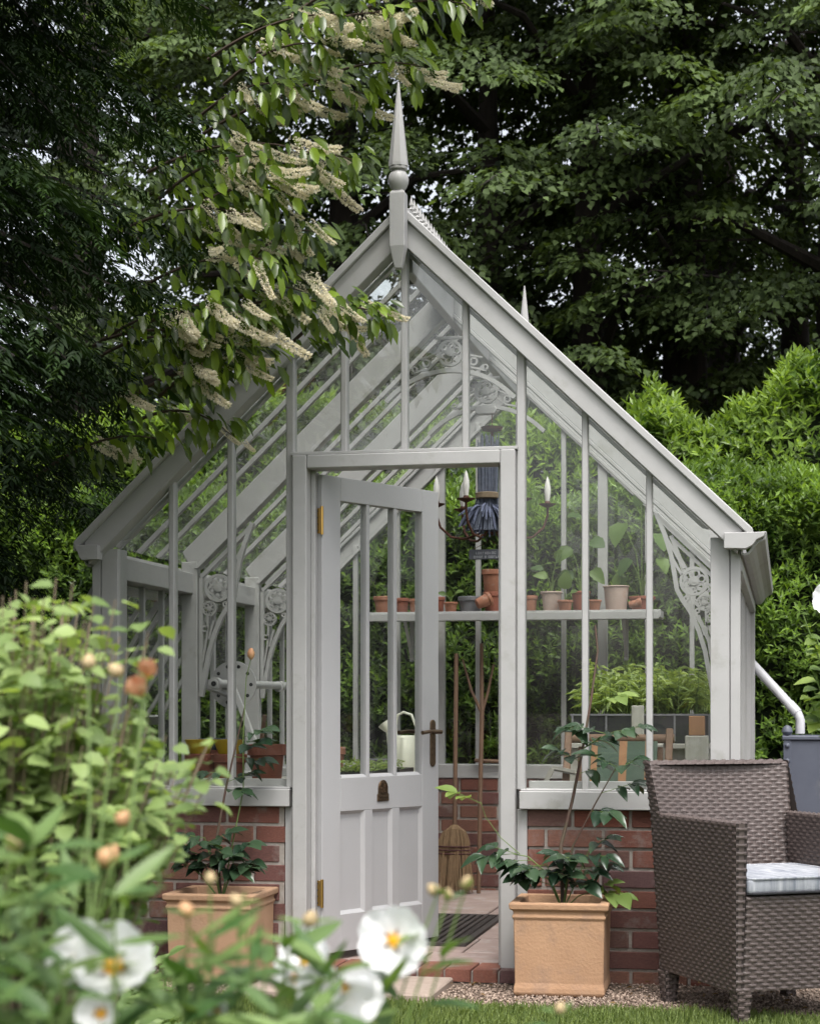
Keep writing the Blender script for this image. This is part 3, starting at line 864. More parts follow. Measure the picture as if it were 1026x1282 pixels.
# ------------------------------------------------------------------ pots
def pot(name, label, loc, r, h, m, group=None, rim=True, soil=True, cat='flower pot', rot=None, taper=.68, n=24, rimh=.24):
    b = MB(); rb = r * taper
    rr = r * 1.0; ri = r * .88
    if rim:
        zr = h * (1 - rimh)
        xr = rb + (r * .93 - rb) * (zr / h)
        prof = [(rb * .3, 0), (rb, 0), (rb + .001, .003), (xr, zr), (rr, zr + .004), (rr, h - .003), (rr - .003, h), (ri, h), (ri - .004, h * .8), (rb * .8, .012), (.001, .012)]
    else:
        prof = [(rb * .3, 0), (rb, 0), (rr, h - .004), (rr + .003, h), (ri, h), (ri - .002, h * .8), (rb * .8, .012), (.001, .012)]
    b.lathe(prof, n=n)
    o = b.build(name, m, None, smooth=True, loc=loc, rot=rot)
    if soil:
        MB().lathe([(.001, h * .86), (ri * .95, h * .85), (ri * .9, h * .78), (.001, h * .77)], n=14).build('soil', 'soil', o)
    tag(o, label, cat, group)
    return o
SY, SZ = 3.07, 1.5745
G = 'pots on the back shelf'
def spot(px0, px1, hpx, name, label, m, y=SY, soil=True, rim=True, taper=.7, rimh=.24):
    x = xat((px0 + px1) / 2, y); s = FPX / dist(x, y)
    return pot(name, label, (x, y, SZ), (px1 - px0) / 2 / s, hpx / s, m, G, rim, soil, taper=taper, rimh=rimh), x, (px1 - px0) / 2 / s, hpx / s
spot(467, 492, 21, 'flower_pot', 'wide brown terracotta pot at the left end of the back shelf', 'terracotta', y=3.08)
spot(494, 512, 19, 'flower_pot', 'small reddish pot seen through the middle pane of the open door', 'terracotta_dark', y=3.1)
spot(511, 529, 17, 'flower_pot', 'squat terracotta pot just left of the door handle stile', 'terracotta', y=3.03)
spot(541, 557, 20, 'flower_pot', 'dark terracotta pot half hidden by the free edge of the door', 'terracotta_dark', y=3.1)
_, x5, r5, h5 = spot(555, 573, 12.5, 'flower_pot', 'smallest orange pot with a seedling right beside the door edge', 'terracotta', y=3.02)
spot(573, 604, 20, 'planter_bowl', 'wide grey plastic pot between orange pots on the shelf', 'grey_plastic', y=3.10, taper=.78, rimh=.3)
x7 = xat(616, 3.07); s7 = FPX / dist(x7, 3.07)
pot('flower_pot', 'tall brown pot supporting another on the shelf beside the door jamb', (x7, 3.07, SZ), 11.5 / s7, 25 / s7, 'terracotta_dark', G, taper=.75, soil=False)
pot('flower_pot', 'tall terracotta pot stacked on top of another beside the jamb', (x7, 3.07, SZ + 25 / s7 + .0003), 13.5 / s7, 28 / s7, 'terracotta', G, taper=.74)
xl = xat(597, 3.0)
pot('flower_pot', 'orange pot lying on its side in front of the tall stacked pots', (xl + .0, 3.0, SZ + .042), .042, .085, 'terracotta', G, soil=False, rot=(0, R_(66), R_(25)))
spot(653, 673, 20, 'flower_pot', 'plain terracotta pot right behind the second upright right of the door', 'terracotta', y=3.08)
_, x9, r9, h9 = spot(676, 704, 25, 'flower_pot', 'pale lime-crusted pot holding a leafy young plant', 'terracotta_limed', y=3.09, rim=True, rimh=.1)
_, x10, r10, h10 = spot(697, 717, 13, 'flower_pot', 'small rosy pot in front with a broad seedling leaf', 'terracotta', y=3.0)
_, x11, r11, h11 = spot(714, 739, 25, 'flower_pot', 'brown-red pot behind the thin glazing bar on the shelf', 'terracotta_dark', y=3.10, rimh=.12)
spot(734, 753, 13, 'flower_pot', 'low orange pot just right of the thin glazing bar', 'terracotta', y=3.0)
_, x13, r13, h13 = spot(754, 788, 31, 'flower_pot', 'largest whitish straight-sided pot on the shelf', 'terracotta_limed', y=3.07, rim=True, rimh=.06, taper=.74)
_, x14, r14, h14 = spot(786, 820, 18, 'flower_pot', 'wide red-brown pot at the right end of the shelf', 'terracotta_dark', y=3.11)
pot('flower_pot', 'tiny pale pot tipped over beside the whitish pot', (xat(787, 2.985), 2.985, SZ + .026), .026, .07, 'terracotta', G, soil=False, rot=(0, R_(76), R_(8)))

# ------------------------------------------------------------------ leafy plants in pots
SQ = [leaf_shape('leaf', 'leaf_squash', [(0, .02), (.04, .30), (.22, .50), (.42, .46), (.55, .50), (.75, .34), (.88, .22), (1, .01)], .18, .22),
      leaf_shape('leaf', 'leaf_squash', [(0, .02), (.06, .26), (.3, .44), (.6, .36), (.85, .18), (1, .01)], .28, .3)]
def simple_plant(name, label, base, leaves, meshes, cat='plant', stem_mat='green_stem', r=.004, group=None):
    """leaves: (tip offset vector, leaf length, facing direction)"""
    o = empty(name, base); tag(o, label, cat, group)
    for off, ln, dr in leaves:
        off = Vector(off)
        MB().tube([(0, 0, 0), (off.x * .3, off.y * .3, off.z * .6), off], [r, r * .9, r * .6], 6).build('stem', stem_mat, o, smooth=True)
        link('leaf', random.choice(meshes), o, off, rot_to(dr, Vector((random.uniform(-.5, .6), -.75, random.uniform(.3, 1)))), (ln * .8, ln * .8 * random.uniform(.75, 1), ln * .8))
    return o
simple_plant('squash_plant', 'young green plant with several leaves in the pale crusted pot', (x9, 3.09, SZ + h9 * .86),
             [((-.02, -.02, .10), .10, (-.7, -.3, .15)), ((.03, -.02, .19), .10, (.2, -.5, .5)), ((.05, .0, .12), .09, (.8, -.4, -.2)), ((-.05, 0, .14), .09, (-.8, 0, .3))], [SQ[1]])
simple_plant('squash_seedling', 'single broad seedling leaf standing in the small rosy pot', (x10, 3.0, SZ + h10 * .86), [((.0, -.02, .07), .12, (.1, -.3, .95)), ((.03, .01, .05), .05, (.8, -.2, .3))], [SQ[0]])
simple_plant('cucumber_plant', 'tall vine with large pale leaves rising behind the thin glazing bar', (x11, 3.10, SZ + h11 * .86),
             [((-.05, -.03, .26), .15, (-.6, -.4, -.5)), ((.03, -.03, .42), .15, (-.5, -.5, .2)), ((.06, -.02, .30), .12, (.8, -.5, -.3)), ((.07, 0, .14), .14, (.5, -.5, -.6)), ((-.04, 0, .10), .10, (-.8, -.3, .2))], SQ)
simple_plant('sweetcorn_seedling', 'small grey-green shoot in the largest whitish pot', (x13, 3.07, SZ + h13 * .86), [((.0, 0, .02), .11, (.15, -.2, .9)), ((.02, 0, .02), .08, (.5, -.2, .7))], [SQ[1]])
simple_plant('pumpkin_plant', 'big-leaved climbing plant at the right end of the shelf', (x14, 3.11, SZ + h14 * .86),
             [((-.10, -.05, .42), .19, (-.3, -.5, -.6)), ((.0, -.05, .52), .11, (-.2, -.5, .5)), ((.09, -.04, .36), .15, (.4, -.5, -.7)), ((.10, -.06, .22), .13, (.5, -.5, -.7)),
              ((-.06, -.04, .22), .15, (-.5, -.4, -.6)), ((.02, -.04, .14), .10, (.1, -.5, .3))], SQ)
simple_plant('seedling', 'tiny leafy seedling in the smallest orange pot', (x5, 3.02, SZ + h5 * .86), [((-.03, 0, .05), .06, (-.8, -.3, .3)), ((.03, 0, .06), .06, (.8, -.3, .3)), ((0, -.01, .04), .05, (.1, -.6, .7))], [SQ[1]])

# ------------------------------------------------------------------ chandelier with lavender bunch, sign
CX, CY = xat(619, TRUSS[1]), TRUSS[1]
CX = 0.03
ch = empty('chandelier', (CX, CY, 1.915)); tag(ch, 'rusty iron chandelier with candle bulbs hanging from the roof', 'chandelier')
b = MB(); b.tube([(0, 0, .62), (0, 0, .50)], .003, 6); b.tube([(0, 0, .53), (0, 0, .06)], .008, 8)
b.lathe([(.004, .53), (.05, .538), (.058, .555), (.03, .548), (.004, .56)], n=14)
b.build('stem_rod', 'rust', ch, smooth=True)
b = MB(); b.lathe([(.004, 0), (.022, .02), (.03, .05), (.018, .08), (.01, .1)], n=14); b.build('hub', 'rust', ch, smooth=True)
for k in range(6):
    a = R_(12 + 60 * k); ca, sa = math.cos(a), math.sin(a)
    prof = [(.02, .05), (.07, .005), (.14, -.02), (.21, -.01), (.265, .04), (.285, .10), (.285, .145)]
    pts = []
    for i in range(len(prof) - 1):
        for t in (0, .5):
            r0 = prof[i]; r1 = prof[i + 1]; pts.append((ca * (r0[0] + (r1[0] - r0[0]) * t), sa * (r0[0] + (r1[0] - r0[0]) * t), r0[1] + (r1[1] - r0[1]) * t))
    pts.append((ca * .285, sa * .285, .145))
    arm = MB().tube(pts, .0065, 8).build('arm', 'rust', ch, smooth=True)
    b = MB(); b.lathe([(.006, .140), (.02, .146), (.045, .158), (.046, .161), (.02, .156), (.012, .175), (.001, .175)], (ca * .285, sa * .285, 0), 10); b.build('drip_pan', 'rust', arm, smooth=True)
    b = MB(); b.lathe([(.011, .174), (.0125, .185), (.0175, .225), (.0155, .252), (.007, .288), (.001, .302)], (ca * .285, sa * .285, 0), 12); b.build('bulb', 'bulb', arm, smooth=True)
lv = empty('lavender_bunch', (CX - .01, CY - .085, 1.83)); tag(lv, 'upside-down bunch of dried lavender tied with raffia', 'lavender')
b = MB(); rr = random.Random(5)
for k in range(90):
    a = rr.uniform(0, 6.283); r0 = .052 * math.sqrt(rr.random()); r1 = r0 * 1.05 + .004; r2 = r0 * 2.1 + rr.uniform(0, .02)
    b.tube([(math.cos(a) * r1, math.sin(a) * r1 * .6, .60 - rr.random() * .12), (math.cos(a) * r0, math.sin(a) * r0 * .6, .29), (math.cos(a) * (r0 + r2) / 2, math.sin(a) * r2 * .4, .18), (math.cos(a) * r2, math.sin(a) * r2 * .6, .10)], .0035, 4)
b.build('stalks', 'lavender_stem', lv)
b = MB()
for k in range(110):
    a = rr.uniform(0, 6.283); r0 = .05 * math.sqrt(rr.random()); r2 = r0 * 2.5 + rr.uniform(0, .045)
    z0 = .23 + rr.uniform(-.02, .02); z1 = .075 + rr.uniform(-.03, .05) + r2 * .45
    m1 = (r0 * .4 + r2 * .6)
    b.tube([(math.cos(a) * r0 * 1.1, math.sin(a) * r0 * .7, z0), (math.cos(a) * m1, math.sin(a) * m1 * .7, (z0 + z1) / 2 + .01), (math.cos(a) * r2, math.sin(a) * r2 * .7, z1)], [.003, .0075, .004], 5)
b.build('flower_heads', 'lavender', lv, smooth=True)
MB().lathe([(.055, .262), (.062, .266), (.063, .290), (.056, .294)], n=20).build('raffia_tie', 'raffia', lv, smooth=True)
sg = empty('slate_sign', (xat(611, 2.0), 2.0, zat(694, .1, 2.0))); tag(sg, 'small dark slate sign with two lines of pale lettering under the chandelier', 'sign')
MB().box(-.10, .10, -.004, .004, -.025, .027).build('board', 'slate', sg, bevel=.003)
b = MB()
rr = random.Random(3)
for row, z in ((0, .008), (1, -.012)):
    x = -.075 + .012 * (1 - row)
    while x < .075:
        wd = rr.choice((.006, .008, .010))
        t = rr.randint(0, 3)
        b.box(x, x + .002, -.0052, -.0041, z - .006, z + .006)
        if t != 1: b.box(x + .0021, x + wd, -.0052, -.0041, z + .004, z + .006)
        if t != 2: b.box(x + .0021, x + wd, -.0052, -.0041, z - .006, z - .004)
        if t == 3: b.box(x + wd - .002, x + wd, -.0052, -.0041, z - .0039, z + .0039)
        x += wd + .004 + (.008 if rr.random() < .22 else 0)
b.build('lettering', 'chalk', sg)
b = MB(); b.tube([(-.08, 0, .026), (0.01, 0, .075), (.08, 0, .026)], .0015, 5); b.build('wire', 'rust', sg)

# ------------------------------------------------------------------ things standing inside
br = empty('broom', (xat(567, 2.95), 2.95, FZ)); tag(br, 'straw besom broom with a wooden handle leaning by the back wall', 'broom')
s = FPX / dist(.0, 2.95)
b = MB(); b.tube([(0, .05, .36), (0, .10, 1.36)], .0125, 10); b.build('handle', 'wood', br, smooth=True)
b = MB(); rr = random.Random(9)
for k in range(170):
    t = rr.uniform(-1, 1); q = rr.uniform(-1, 1) * math.sqrt(max(0, 1 - t * t))
    b.tube([(t * .028, q * .02 + .045, .388 - .02 * t * t), (t * .066, q * .03 + .042, .365 - .02 * t * t), (t * .088, q * .035 + .036, .30), (t * .094, q * .04 + .03, .23), (t * .108, q * .045 + .02, .12), (t * .122 + rr.uniform(-.01, .01), q * .05 + .01, rr.uniform(.0, .04))], [.004, .005, .005, .005, .004, .002], 4)
b.build('bristles', 'straw', br)
for z in (.265, .245, .225):
    ring = MB()
    pts = [(math.cos(2 * math.pi * k / 20) * (.091 + (.265 - z) * .2), math.sin(2 * math.pi * k / 20) * .043 + .034, z) for k in range(21)]
    ring.tube(pts, .0045, 6); ring.build('binding', 'string', br)
pk = empty('forked_pole', (xat(599, 3.0), 3.0, FZ)); tag(pk, 'long forked wooden pole leaning beside the broom', 'pole')
b = MB(); b.tube([(0, 0, 0), (0, .05, .55), (.0, .11, 1.02), (-.006, .13, 1.42)], [.012, .013, .013, .010], 8); b.build('shaft', 'wood', pk, smooth=True)
for e in ((-.115, .13, 1.33), (.065, .13, 1.30)):
    MB().tube([(0, .11, 1.02), (e[0] * .55, .12, 1.15), e], [.010, .008, .006], 7).build('prong', 'wood', pk, smooth=True)
ss = MB().tube([(0, 0, 0), (.30, .0, -.012)], .011, 8).build('wooden_stick', 'wood', None, smooth=True, loc=(xat(594, 3.21), 3.21, ZS1 + .024))
tag(ss, 'short dark stick lying on the back window sill', 'stick')
stl = empty('folding_stool', (.42, 1.95, FZ)); tag(stl, 'pale wooden stool with a slanting leg behind the door jamb', 'stool')
b = MB(); b.box(-.185, .14, -.12, .12, .468, .492); b.build('seat', 'wood_pale', stl, bevel=.004)
for sy in (-.10, .10):
    for sgn in (1, -1):
        MB().bar((.16 * sgn, sy + .016 * sgn, .466), (-.20 * sgn, sy + .016 * sgn, .008), .022, (0, 1, 0), .028).build('leg', 'wood_pale', stl, bevel=.003)
# door mat
mt = empty('door_mat', (-.155, 1.25, FZ)); tag(mt, 'dark slotted rubber mat on the stone floor inside the door', 'mat')
mw, ml = .29, .58
b = MB(); b.box(-mw, mw, -ml, -ml + .03, 0, .014).box(-mw, mw, ml - .03, ml, 0, .014).box(-mw, -mw + .03, -ml + .03, ml - .03, 0, .014).box(mw - .03, mw, -ml + .03, ml - .03, 0, .014)
b.build('border', 'rubber', mt)
k = 0; x = -mw + .045
while x < mw - .04:
    if x < -mw + .075 or x > mw - .085:
        bb = MB(); y = -ml + .035; bb.box(x - .010, x + .012, -ml + .031, ml - .031, 0, .004)
        while y < ml - .04:
            bb.box(x - .012, x + .014, y, y + .022, .0035, .013); y += .042
        bb.build('stud_strip', 'rubber', mt)
    else:
        MB().box(x - .008, x + .010, -ml + .0305, ml - .0305, 0, .0135).build('slat', 'rubber', mt)
    x += .034
for y in (-.3, 0, .3): MB().box(-mw + .031, mw - .031, y - .008, y + .008, 0, .006).build('rib', 'rubber', mt)

# left bench with pots and trays
BX0, BX1, BZ_ = -1.19, -.50, .655
bn = empty('potting_bench', (-.85, 1.7, FZ)); tag(bn, 'weathered wooden staging along the left wall', 'bench')
zt = BZ_ - FZ
for i in range(7):
    x = -.335 + i * .1
    MB().box(x, x + .088, -1.42, 1.48, zt - .022, zt).build('slat', 'wood_grey', bn, bevel=.003)
for x in (-.31, .33):
    for y in (-1.38, 0.0, 1.44):
        MB().box(x - .02, x + .02, y - .02, y + .02, 0, zt - .0225).build('leg', 'wood_grey', bn)
for y in (-1.34, 0.04, 1.40): MB().box(-.285, .305, y - .012, y + .012, zt - .075, zt - .0225).build('rail', 'wood_grey', bn)
wc = empty('watering_can', (xat(507, 2.35), 2.35, BZ_ + .001)); tag(wc, 'cream enamel watering can with hooped handle behind the door glass', 'watering can')
b = MB()
def slab_can(z, sx, sy): return [(sx * math.cos(2 * math.pi * k / 20) * (1), sy * math.sin(2 * math.pi * k / 20), z) for k in range(20)]
rings = [(0, .064, .10), (.004, .066, .102), (.215, .058, .09), (.225, .052, .08)]
vs = []; fs = []
for z, sx, sy in rings: vs += slab_can(z, sx, sy)
for i in range(3):
    for k in range(20): fs.append((i * 20 + k, i * 20 + (k + 1) % 20, (i + 1) * 20 + (k + 1) % 20, (i + 1) * 20 + k))
fs += [tuple(range(19, -1, -1)), tuple(range(60, 80))]
b.add(vs, fs); b.build('body', 'cream_enamel', wc, smooth=True)
MB().tube([(.055, 0, .20), (.06, 0, .27), (.035, 0, .335), (-.01, 0, .35), (-.045, 0, .33), (-.052, 0, .27), (-.05, 0, .215)], .007, 8).build('handle', 'cream_enamel', wc, smooth=True)
MB().tube([(-.05, 0, .06), (-.085, 0, .16), (-.095, 0, .25)], [.014, .011, .010], 10).build('spout', 'cream_enamel', wc, smooth=True)
b = MB(); b.tube([(-.093, 0, .245), (-.105, 0, .272), (-.118, 0, .29)], [.012, .03, .034], 12); b.build('rose', 'cream_enamel', wc, smooth=True)
def tray(label, x, y, w, d, h, m, group, rz=0):
    t = empty('seed_tray', (x, y, BZ_ + .001), rz); tag(t, label, 'tray', group)
    b = MB(); k = .012
    b.box(-w / 2, w / 2, -d / 2, d / 2, 0, .006).box(-w / 2, w / 2, -d / 2, -d / 2 + k, .006, h).box(-w / 2, w / 2, d / 2 - k, d / 2, .006, h).box(-w / 2, -w / 2 + k, -d / 2 + k, d / 2 - k, .006, h).box(w / 2 - k, w / 2, -d / 2 + k, d / 2 - k, .006, h)
    b.build('shell', m, t); MB().box(-w / 2 + k, w / 2 - k, -d / 2 + k, d / 2 - k, .006, h * .75).build('soil', 'soil', t)
    return t
tray('black seed tray of low seedlings nearest the door panes', xat(437, 1.55), 1.55, .30, .38, .06, 'black_plastic', 'trays on the left staging')
tray('black seed tray in the middle of the row next to the watering can', xat(478, 2.0), 2.0, .26, .36, .06, 'black_plastic', 'trays on the left staging')
pot('flower_pot', 'small terracotta pot standing behind the black seed trays', (xat(418, 1.95), 1.95, BZ_ + .001), .06, .17, 'terracotta', None)
bk = MB().lathe([(.05, 0), (.10, .0), (.115, .085), (.12, .09), (.11, .088), (.095, .01), (.001, .01)], n=24).build('plastic_basin', 'grey_plastic', None, smooth=True, loc=(xat(480, 2.62), 2.62, BZ_ + .001))
tag(bk, 'shallow blue-grey basin among the black trays', 'basin')
def tuft(name, label, x, y, z, w, d, n, hgt, parent=None):
    P = np.column_stack([RNG.uniform(-w, w, n) + x, RNG.uniform(-d, d, n) + y, RNG.uniform(.2, 1, n) * hgt + z])
    D = np.column_stack([RNG.normal(0, 1, n), RNG.normal(0, 1, n), RNG.uniform(-.2, .7, n)])
    N = np.column_stack([RNG.normal(0, .4, n), RNG.normal(0, .4, n) - .2, np.ones(n)])
    o = empty(name, (x, y, z)); tag(o, label, 'seedlings', kind='stuff')
    leaf_cloud('foliage', P, D, N, RNG.uniform(.025, .05, n), RNG.uniform(.010, .02, n), 'leaf_seedling', o, RNG.uniform(0, .6, n))
    b = MB()
    for i in range(0, n, 3):
        p = P[i]; b.tube([(p[0] - x, p[1] - y, 0), (p[0] - x, p[1] - y, p[2] - z)], .0015, 3)
    b.build('stalks', 'green_stem', o)
tuft('seedling_tuft', 'low green seedlings in the near black tray', xat(437, 1.55), 1.55, BZ_ + .045, .12, .16, 220, .06)
tuft('seedling_tuft', 'sparse pale seedlings in the black tray beside the watering can', xat(478, 2.0), 2.0, BZ_ + .045, .10, .15, 120, .05)
# pots by the left front pane
G2 = 'pots behind the left front pane'
for (px, y, r, h, m, lb, z) in ((252, .62, .075, .165, 'terracotta_dark', 'dark red square-shouldered pot under the left yellow tub', 0),
                                (287, .58, .080, .165, 'terracotta_dark', 'dark red pot under the right yellow tub', 0),
                                (334, .50, .085, .21, 'terracotta_dark', 'tall brown pot nearest the door jamb behind the left pane', 0)):
    pot('flower_pot', lb, (xat(px, y), y, BZ_ + .001), r, h, m, G2, soil=False)
pot('plastic_tub', 'left of two yellow plastic tubs behind the left pane', (xat(250, .62), .62, BZ_ + .167), .066, .062, 'yellow_plastic', G2, rim=False, cat='tub')
pot('plastic_tub', 'right of two yellow plastic tubs behind the left pane', (xat(286, .58), .58, BZ_ + .167), .066, .062, 'yellow_plastic', G2, rim=False, cat='tub')
dtw = MB().bar((0, 0, 0), (.05, -.03, .32), .018, (0, 1, 0), .012).build('garden_dibber', 'wood', None, bevel=.003, loc=(xat(320, .50), .50, BZ_ + .02))
tag(dtw, 'brown wooden stick poking out of the tall brown pot', 'stick')
nb = MB().lathe([(.03, 0), (.06, .0), (.10, .05), (.103, .052), (.09, .05), (.05, .008), (.001, .008)], n=24).build('enamel_bowl', 'zinc', None, smooth=True, loc=(xat(275, 1.02), 1.02, BZ_ + .175))
tag(nb, 'dark blue bowl propped behind the yellow tubs', 'bowl')
pot('flower_pot', 'upturned dark pot holding up the blue bowl', (xat(275, 1.02), 1.02, BZ_ + .001), .07, .173, 'terracotta_dark', G2, soil=False)

# right staging with seedlings
RB = empty('seedling_bench', (.86, 1.75, FZ)); tag(RB, 'grey timber staging carrying trays of tall seedlings behind the right panes', 'bench')
zr = .865 - FZ
for i in range(6):
    MB().box(-.33 + i * .113, -.33 + i * .113 + .10, -.75, .75, zr - .022, zr).build('slat', 'wood_grey', RB, bevel=.003)
for x in (-.30, .31):
    for y in (-.70, .70): MB().box(x - .028, x + .028, y - .02, y + .02, 0, zr - .0225).build('leg', 'wood_grey', RB, bevel=.003)
for y in (-.66, .66): MB().box(-.27, .28, y - .012, y + .012, zr - .09, zr - .0225).build('rail', 'wood_grey', RB)
pm = MB().bar((0, 0, 0), (.0, .0, .375), .055, (0, 1, 0), .02).build('timber_post', 'wood_grey', None, bevel=.003, loc=(xat(798, .92), .92, .661))
tag(pm, 'short grey upright board standing before the seedling bench', 'board')
for i, (yy, lb) in enumerate(((1.30, 'nearest dark propagator tray on the seedling bench'), (1.78, 'middle dark propagator tray on the seedling bench'), (2.24, 'far dark propagator tray on the seedling bench'))):
    t = empty('propagator_tray', (.86, yy, .8655)); tag(t, lb, 'tray', 'propagator trays')
    b = MB(); w_, d_, h_, k_ = .62, .40, .125, .012
    b.box(-w_ / 2, w_ / 2, -d_ / 2, d_ / 2, 0, .006)
    b.box(-w_ / 2, w_ / 2, -d_ / 2, -d_ / 2 + k_, .006, h_).box(-w_ / 2, w_ / 2, d_ / 2 - k_, d_ / 2, .006, h_).box(-w_ / 2, -w_ / 2 + k_, -d_ / 2 + k_, d_ / 2 - k_, .006, h_).box(w_ / 2 - k_, w_ / 2, -d_ / 2 + k_, d_ / 2 - k_, .006, h_)
    b.build('shell', 'black_plastic', t); MB().box(-.30, .30, -.18, .18, .006, .11).build('soil', 'soil', t)
    b = MB()
    b.box(-w_ / 2 - .006, w_ / 2 + .006, -d_ / 2 - .006, -d_ / 2 + .014, h_ + .0003, h_ + .008)
    for q in range(5): b.box(-.31 + q * .154, -.302 + q * .154, -d_ / 2 - .005, -d_ / 2 - .0003, .01, h_)
    b.build('rim', 'grey_plastic', t)
def seedling_mass():
    n = 330
    o = empty('seedlings', (.86, 1.75, .98)); tag(o, 'dense pale green seedlings crowding the right-hand trays', 'seedlings', kind='stuff')
    bx = RNG.uniform(.57, 1.15, n); by = np.concatenate([RNG.uniform(1.13, 1.47, n // 3), RNG.uniform(1.61, 1.95, n // 3), RNG.uniform(2.07, 2.41, n - 2 * (n // 3))])
    hh = RNG.uniform(.08, .24, n) * (1 + .25 * np.sin(bx * 23) * np.cos(by * 9))
    b = MB()
    for i in range(n): b.tube([(bx[i] - .86, by[i] - 1.75, 0), (bx[i] - .86 + random.uniform(-.01, .01), by[i] - 1.75, hh[i] + .0)], .0018, 3)
    b.build('stalks', 'green_stem', o)
    P = []; D = []; T = []
    for i in range(n):
        for k in range(9):
            f = random.uniform(.55, 1)
            P.append((bx[i], by[i], .98 + hh[i] * f)); a = random.uniform(0, 6.28)
            D.append((math.cos(a), math.sin(a), random.uniform(-.5, .5))); T.append(f * .8)
    P = np.array(P); k = len(P)
    leaf_cloud('foliage', P, np.array(D), RNG.normal(0, .3, (k, 3)) + [0, -.2, 1], RNG.uniform(.045, .08, k), RNG.uniform(.014, .022, k), 'leaf_seedling', o, np.array(T) * RNG.uniform(.4, 1, k), droop=.3)
seedling_mass()
ob = MB().box(-.034, .034, -.03, .03, 0, .085).build('seed_box', 'canvas_orange', None, bevel=.003, loc=(xat(872, .85), .85, zat(921, 1.16, .85)))
tag(ob, 'small orange box among the things by the right corner post', 'box')
ob2 = MB().box(-.05, .05, -.04, .04, 0, zat(921, 1.16, .85) - .6615).build('wooden_block', 'wood_grey', None, bevel=.004, loc=(xat(872, .85), .85, .661))
tag(ob2, 'grey timber block beneath the orange box', 'block')
lb_ = empty('low_staging', (.86, .62, FZ)); tag(lb_, 'low wooden shelf just inside the right front panes', 'shelf')
hz = .6605 - FZ
MB().box(-.33, .34, -.36, .36, hz - .025, hz).build('top', 'wood_grey', lb_, bevel=.003)
for x in (-.30, .31):
    for y in (-.33, .33): MB().box(x - .02, x + .02, y - .02, y + .02, 0, hz - .0255).build('leg', 'wood_grey', lb_)
# folded deckchair leaning inside the right panes
hz += FZ + .001
dk = empty('deckchair', (.83, .44, hz)); tag(dk, 'folded wooden deckchair with green and orange striped canvas inside the right panes', 'deckchair')
for x in (-.215, .205): MB().bar((x, -.14, 0), (x, .0, .275), .03, (0, 1, 0), .022).build('side_rail', 'wood', dk, bevel=.004)
for x in (-.165, .165): MB().bar((x, -.03, 0), (x, .02, .20), .025, (0, 1, 0), .02).build('inner_rail', 'wood', dk, bevel=.004)
MB().tube([(-.23, -.005, .235), (.225, -.005, .235)], .019, 12).build('top_bar', 'wood', dk, smooth=True)
cols = [('canvas_cream', .012), ('canvas_green', .012), ('canvas_orange', .026), ('canvas_green', .09), ('canvas_orange', .032), ('canvas_green', .075), ('canvas_orange', .02), ('canvas_green', .03)]
x = -.14
for m_, w_ in cols:
    MB().add([(x, -.024, .225), (x + w_, -.024, .225), (x + w_, -.055, .17), (x, -.055, .17), (x + w_, -.115, .03), (x, -.115, .03),
              (x, -.02, .225), (x + w_, -.02, .225), (x + w_, -.05, .17), (x, -.05, .17), (x + w_, -.11, .03), (x, -.11, .03)],
             [(0, 1, 2, 3), (3, 2, 4, 5), (7, 6, 9, 8), (8, 9, 11, 10), (0, 3, 9, 6), (3, 5, 11, 9), (1, 7, 8, 2), (2, 8, 10, 4)]).build('canvas_stripe', m_, dk)
    x += w_
cf = empty('wooden_box', (.585, .34, hz)); tag(cf, 'shallow dark wooden box tilted beside the folded deckchair', 'box')
MB().bar((-.06, 0, .012), (.07, 0, .012), .12, (0, 0, 1), .02).build('base', 'wood_dark', cf)
MB().bar((-.065, -.055, .02), (-.02, -.055, .115), .02, (0, 1, 0), .012).build('side', 'wood_grey', cf)
MB().bar((-.02, -.05, .118), (.075, -.05, .10), .014, (0, 1, 0), .012).build('lid_edge', 'wood_grey', cf)
MB().bar((-.02, .0, .108), (.075, .0, .09), .09, (0, 0, 1), .010).build('lid', 'wood_grey', cf)

# ------------------------------------------------------------------ planters outside
def planter(label, x, y, rz, m):
    p = empty('planter', (x, y, GZ), rz); tag(p, label, 'planter', 'square terracotta planters either side of the door')
    def sq(h, z): return [(-h, -h, z), (h, -h, z), (h, h, z), (-h, h, z)]
    prof = [(.163, 0), (.171, .012), (.170, .03), (.166, .05), (.170, .288), (.175, .293), (.176, .302), (.171, .308), (.172, .320), (.185, .327), (.187, .348), (.183, .352), (.150, .352), (.145, .32), (.143, .24)]
    vs = []; fs = []
    for h, z in prof: vs += sq(h, z)
    for i in range(len(prof) - 1):
        for k in range(4): fs.append((4 * i + k, 4 * i + (k + 1) % 4, 4 * i + 4 + (k + 1) % 4, 4 * i + 4 + k))
    fs.append((3, 2, 1, 0))
    b = MB().add(vs, fs)
    me = b.mesh('body', m, bevel=.003)
    link('body', me, p)
    MB().box(-.146, .146, -.146, .146, .25, .305).build('soil', 'soil', p)
    return p
planter('orange terracotta square planter right of the doorway', .672, -.245, R_(1.5), 'terracotta_buff')
planter('pinkish terracotta square planter left of the doorway behind the flowers', -.712, -.185, R_(0), 'terracotta_pale')

